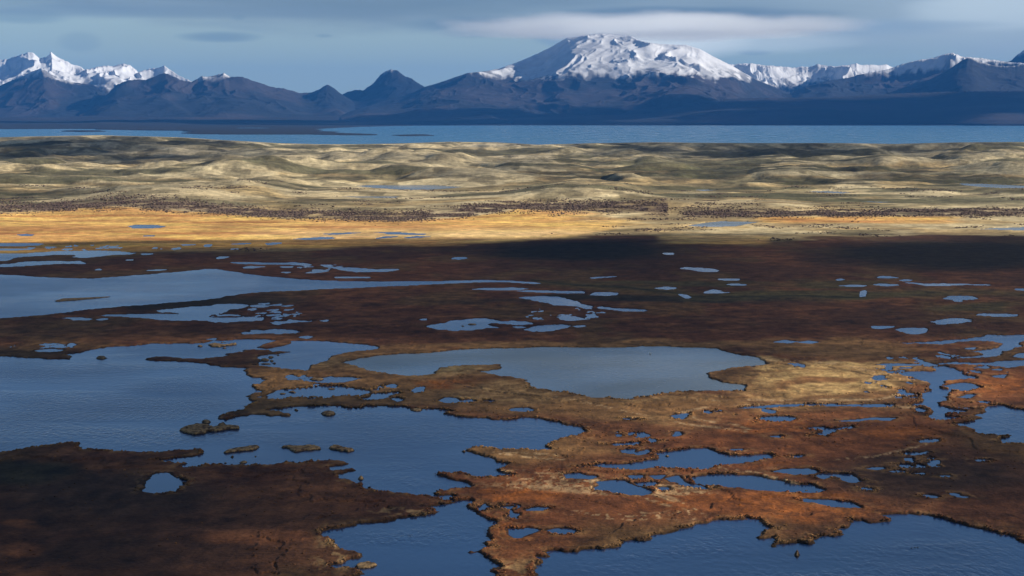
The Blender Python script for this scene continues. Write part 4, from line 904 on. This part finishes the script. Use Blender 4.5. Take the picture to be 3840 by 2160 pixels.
df = N(nt, 'ShaderNodeBsdfDiffuse'); df.inputs[0].default_value = (.85, .87, .9, 1)
tr = N(nt, 'ShaderNodeBsdfTransparent'); mx = N(nt, 'ShaderNodeMixShader')
nt.links.new(at.outputs['Fac'], mx.inputs[0]); nt.links.new(tr.outputs[0], mx.inputs[1]); nt.links.new(df.outputs[0], mx.inputs[2]); nt.links.new(mx.outputs[0], o_.inputs[0])
ZC = 1900.0
def cloud(name, x0, x1, y0, y1, nx, ny, label, thick=220):
    ys = np.geomspace(y0, y1, ny); gx, gy = np.meshgrid(np.linspace(0, 1, nx), ys)
    gx = x0 + (x1-x0)*gx
    # spread sideways with distance so that the shaded land stays covered
    gx = gx*(gy/y1)
    k = ZC/SUN[2]
    wx_, wy_ = gx + SUN[0]*k, gy + SUN[1]*k
    px, py = to_disp(gx.ravel(), gy.ravel(), base_z(gy.ravel()))
    inside = 1-sunlit(px, py, gx.ravel(), gy.ravel())
    cov = inside.reshape(gx.shape)
    ex = np.minimum(np.linspace(0, 1, nx), np.linspace(1, 0, nx))[None]; ey = np.minimum(np.linspace(0, 1, ny), np.linspace(1, 0, ny))[:, None]
    cov = cov*ss(0, .04, ex)*ss(0, .03, ey)
    puff = fbm(wx_/400, wy_/400, 5, 501)
    zt = ZC + thick*cov*(.3+1.1*puff); zb = ZC - 12*cov*puff
    n = nx*ny
    Vc = np.concatenate([np.stack([wx_.ravel(), wy_.ravel(), zt.ravel()], 1), np.stack([wx_.ravel(), wy_.ravel(), zb.ravel()-.5], 1)])
    f = grid_faces(ny, nx).reshape(-1, 4); Fc = np.concatenate([f, f[:, ::-1]+n])
    keep = (np.concatenate([cov.ravel(), cov.ravel()])[Fc] > .01).any(1)
    Fc = Fc[keep]; ids, inv = np.unique(Fc.ravel(), return_inverse=True)
    # two skins are crossed by the light: opacity of each so that together they cover 'cov'
    op = 1-np.sqrt(np.clip(1-np.concatenate([cov.ravel(), cov.ravel()])*.97, 0, 1))
    return mesh_obj(name, Vc[ids], inv.reshape(-1, 4), m_c, {'cover': op[ids]}, label=label, cat='cloud')
cloud('cloud', -9300*.33, 9300*.33, 420, 9300, 420, 700, 'unseen broad cloud deck high above the marsh, cover shaped to shade the heath below')

def shade_cloud(x0, x1, y0, y1, nx, ny, seed, label, thr=.30):
    gx, gy = np.meshgrid(np.linspace(x0, x1, nx), np.linspace(y0, y1, ny)); k = ZC/SUN[2]
    ex = np.minimum(gx-x0, x1-gx)/(x1-x0); ey = np.minimum(gy-y0, y1-gy)/(y1-y0)
    cov = ss(thr, thr+.16, fbm(gx/2200, gy/1500, 5, seed))*ss(0, .08, ex)*ss(0, .12, ey)
    wx2, wy2 = gx+SUN[0]*k, gy+SUN[1]*k; puff = fbm(gx/500, gy/500, 4, seed+3)
    n = nx*ny; zt = ZC+320*cov*(.3+puff); zb = ZC-20*cov*puff-.5
    Vc = np.concatenate([np.stack([wx2.ravel(), wy2.ravel(), zt.ravel()], 1), np.stack([wx2.ravel(), wy2.ravel(), zb.ravel()], 1)])
    f = grid_faces(ny, nx).reshape(-1, 4); Fc = np.concatenate([f, f[:, ::-1]+n]); cc = np.concatenate([cov.ravel()]*2)
    Fc = Fc[(cc[Fc] > .01).any(1)]; ids, inv = np.unique(Fc.ravel(), return_inverse=True)
    mesh_obj('cloud', Vc[ids], inv.reshape(-1, 4), m_c, {'cover': (1-np.sqrt(1-cc*.97))[ids]}, label=label, cat='cloud')
shade_cloud(-9500, 9500, 23300, 29000, 260, 120, 601, 'unseen high cloud bank added over the far shore of the great lake to shade the low hills')

# ------------------------------------------------------------------ the cloud resting on the volcano's summit, lit by the sun from the right
def summit_cloud(name, label, px, dist, zlo, zhi, rx, ry, dens, off):
    x, y, k = ray(px*3840/2576, 200); cx = float(x/y*dist); hz_ = (zhi-zlo)/2
    bx_ = np.array([(a*rx, b*ry, c*hz_) for c in (-1, 1) for a, b in ((-1, -1), (1, -1), (1, 1), (-1, 1))])
    fb = np.array([(0, 3, 2, 1), (4, 5, 6, 7), (0, 1, 5, 4), (1, 2, 6, 5), (2, 3, 7, 6), (3, 0, 4, 7)])
    m_, nt, out = newmat('summit_vapour')
    o = mesh_obj(name, bx_, fb, m_, smooth=False, label=label, cat='cloud'); o.location = (cx, dist, (zlo+zhi)/2)
    pv = N(nt, 'ShaderNodeVolumePrincipled'); pv.inputs['Color'].default_value = (.93, .97, 1.0, 1); pv.inputs['Anisotropy'].default_value = 0.0
    tc_ = N(nt, 'ShaderNodeTexCoord'); sp = N(nt, 'ShaderNodeSeparateXYZ'); nt.links.new(tc_.outputs['Object'], sp.inputs[0])
    mp = N(nt, 'ShaderNodeMapping'); nt.links.new(tc_.outputs['Object'], mp.inputs[0]); mp.inputs['Location'].default_value = (off, 0, 0); mp.inputs['Scale'].default_value = (.55, .8, 2.0)
    nz = noise(nt, mp.outputs[0], .0009, 4, .55)
    u = math_(nt, 'DIVIDE', sp.outputs[0], rx); v = math_(nt, 'DIVIDE', sp.outputs[1], ry); w = math_(nt, 'DIVIDE', math_(nt, 'ADD', sp.outputs[2], hz_*.5), hz_*1.5)
    r2 = math_(nt, 'ADD', math_(nt, 'ADD', math_(nt, 'MULTIPLY', u, u), math_(nt, 'MULTIPLY', v, v)), math_(nt, 'MULTIPLY', w, w))
    r2 = math_(nt, 'ADD', r2, math_(nt, 'MULTIPLY', math_(nt, 'SUBTRACT', nz, .5), 2.2))
    fall = math_(nt, 'SUBTRACT', 1.0, ramp(nt, r2, 0.05, 0.85))
    nt.links.new(math_(nt, 'MULTIPLY', fall, dens), pv.inputs['Density']); nt.links.new(pv.outputs[0], out.inputs['Volume'])
    return o
summit_cloud('cloud', 'pale cloud resting on the snowy volcano summit', 1660, 37800, 1690, 2120, 4700, 5400, .0008, 2000)

# ------------------------------------------------------------------ haze
m_h, nt, o_ = newmat('haze_air')
pv = N(nt, 'ShaderNodeVolumePrincipled'); pv.inputs['Color'].default_value = (0.06, 0.29, 0.82, 1); pv.inputs['Density'].default_value = 1.3e-5
pv.inputs['Anisotropy'].default_value = 0.0
nt.links.new(pv.outputs[0], o_.inputs['Volume'])
x0, x1, y0, y1, z0, z1 = -170000, 170000, -3000, 64000, -70, 1680
hv = np.array([(x0, y0, z0), (x1, y0, z0), (x1, y1, z0), (x0, y1, z0), (x0, y0, z1), (x1, y0, z1), (x1, y1, z1), (x0, y1, z1)], float)
hf_ = np.array([(0, 3, 2, 1), (4, 5, 6, 7), (0, 1, 5, 4), (1, 2, 6, 5), (2, 3, 7, 6), (3, 0, 4, 7)])
mesh_obj('haze', hv, hf_, m_h, smooth=False, kind='stuff')
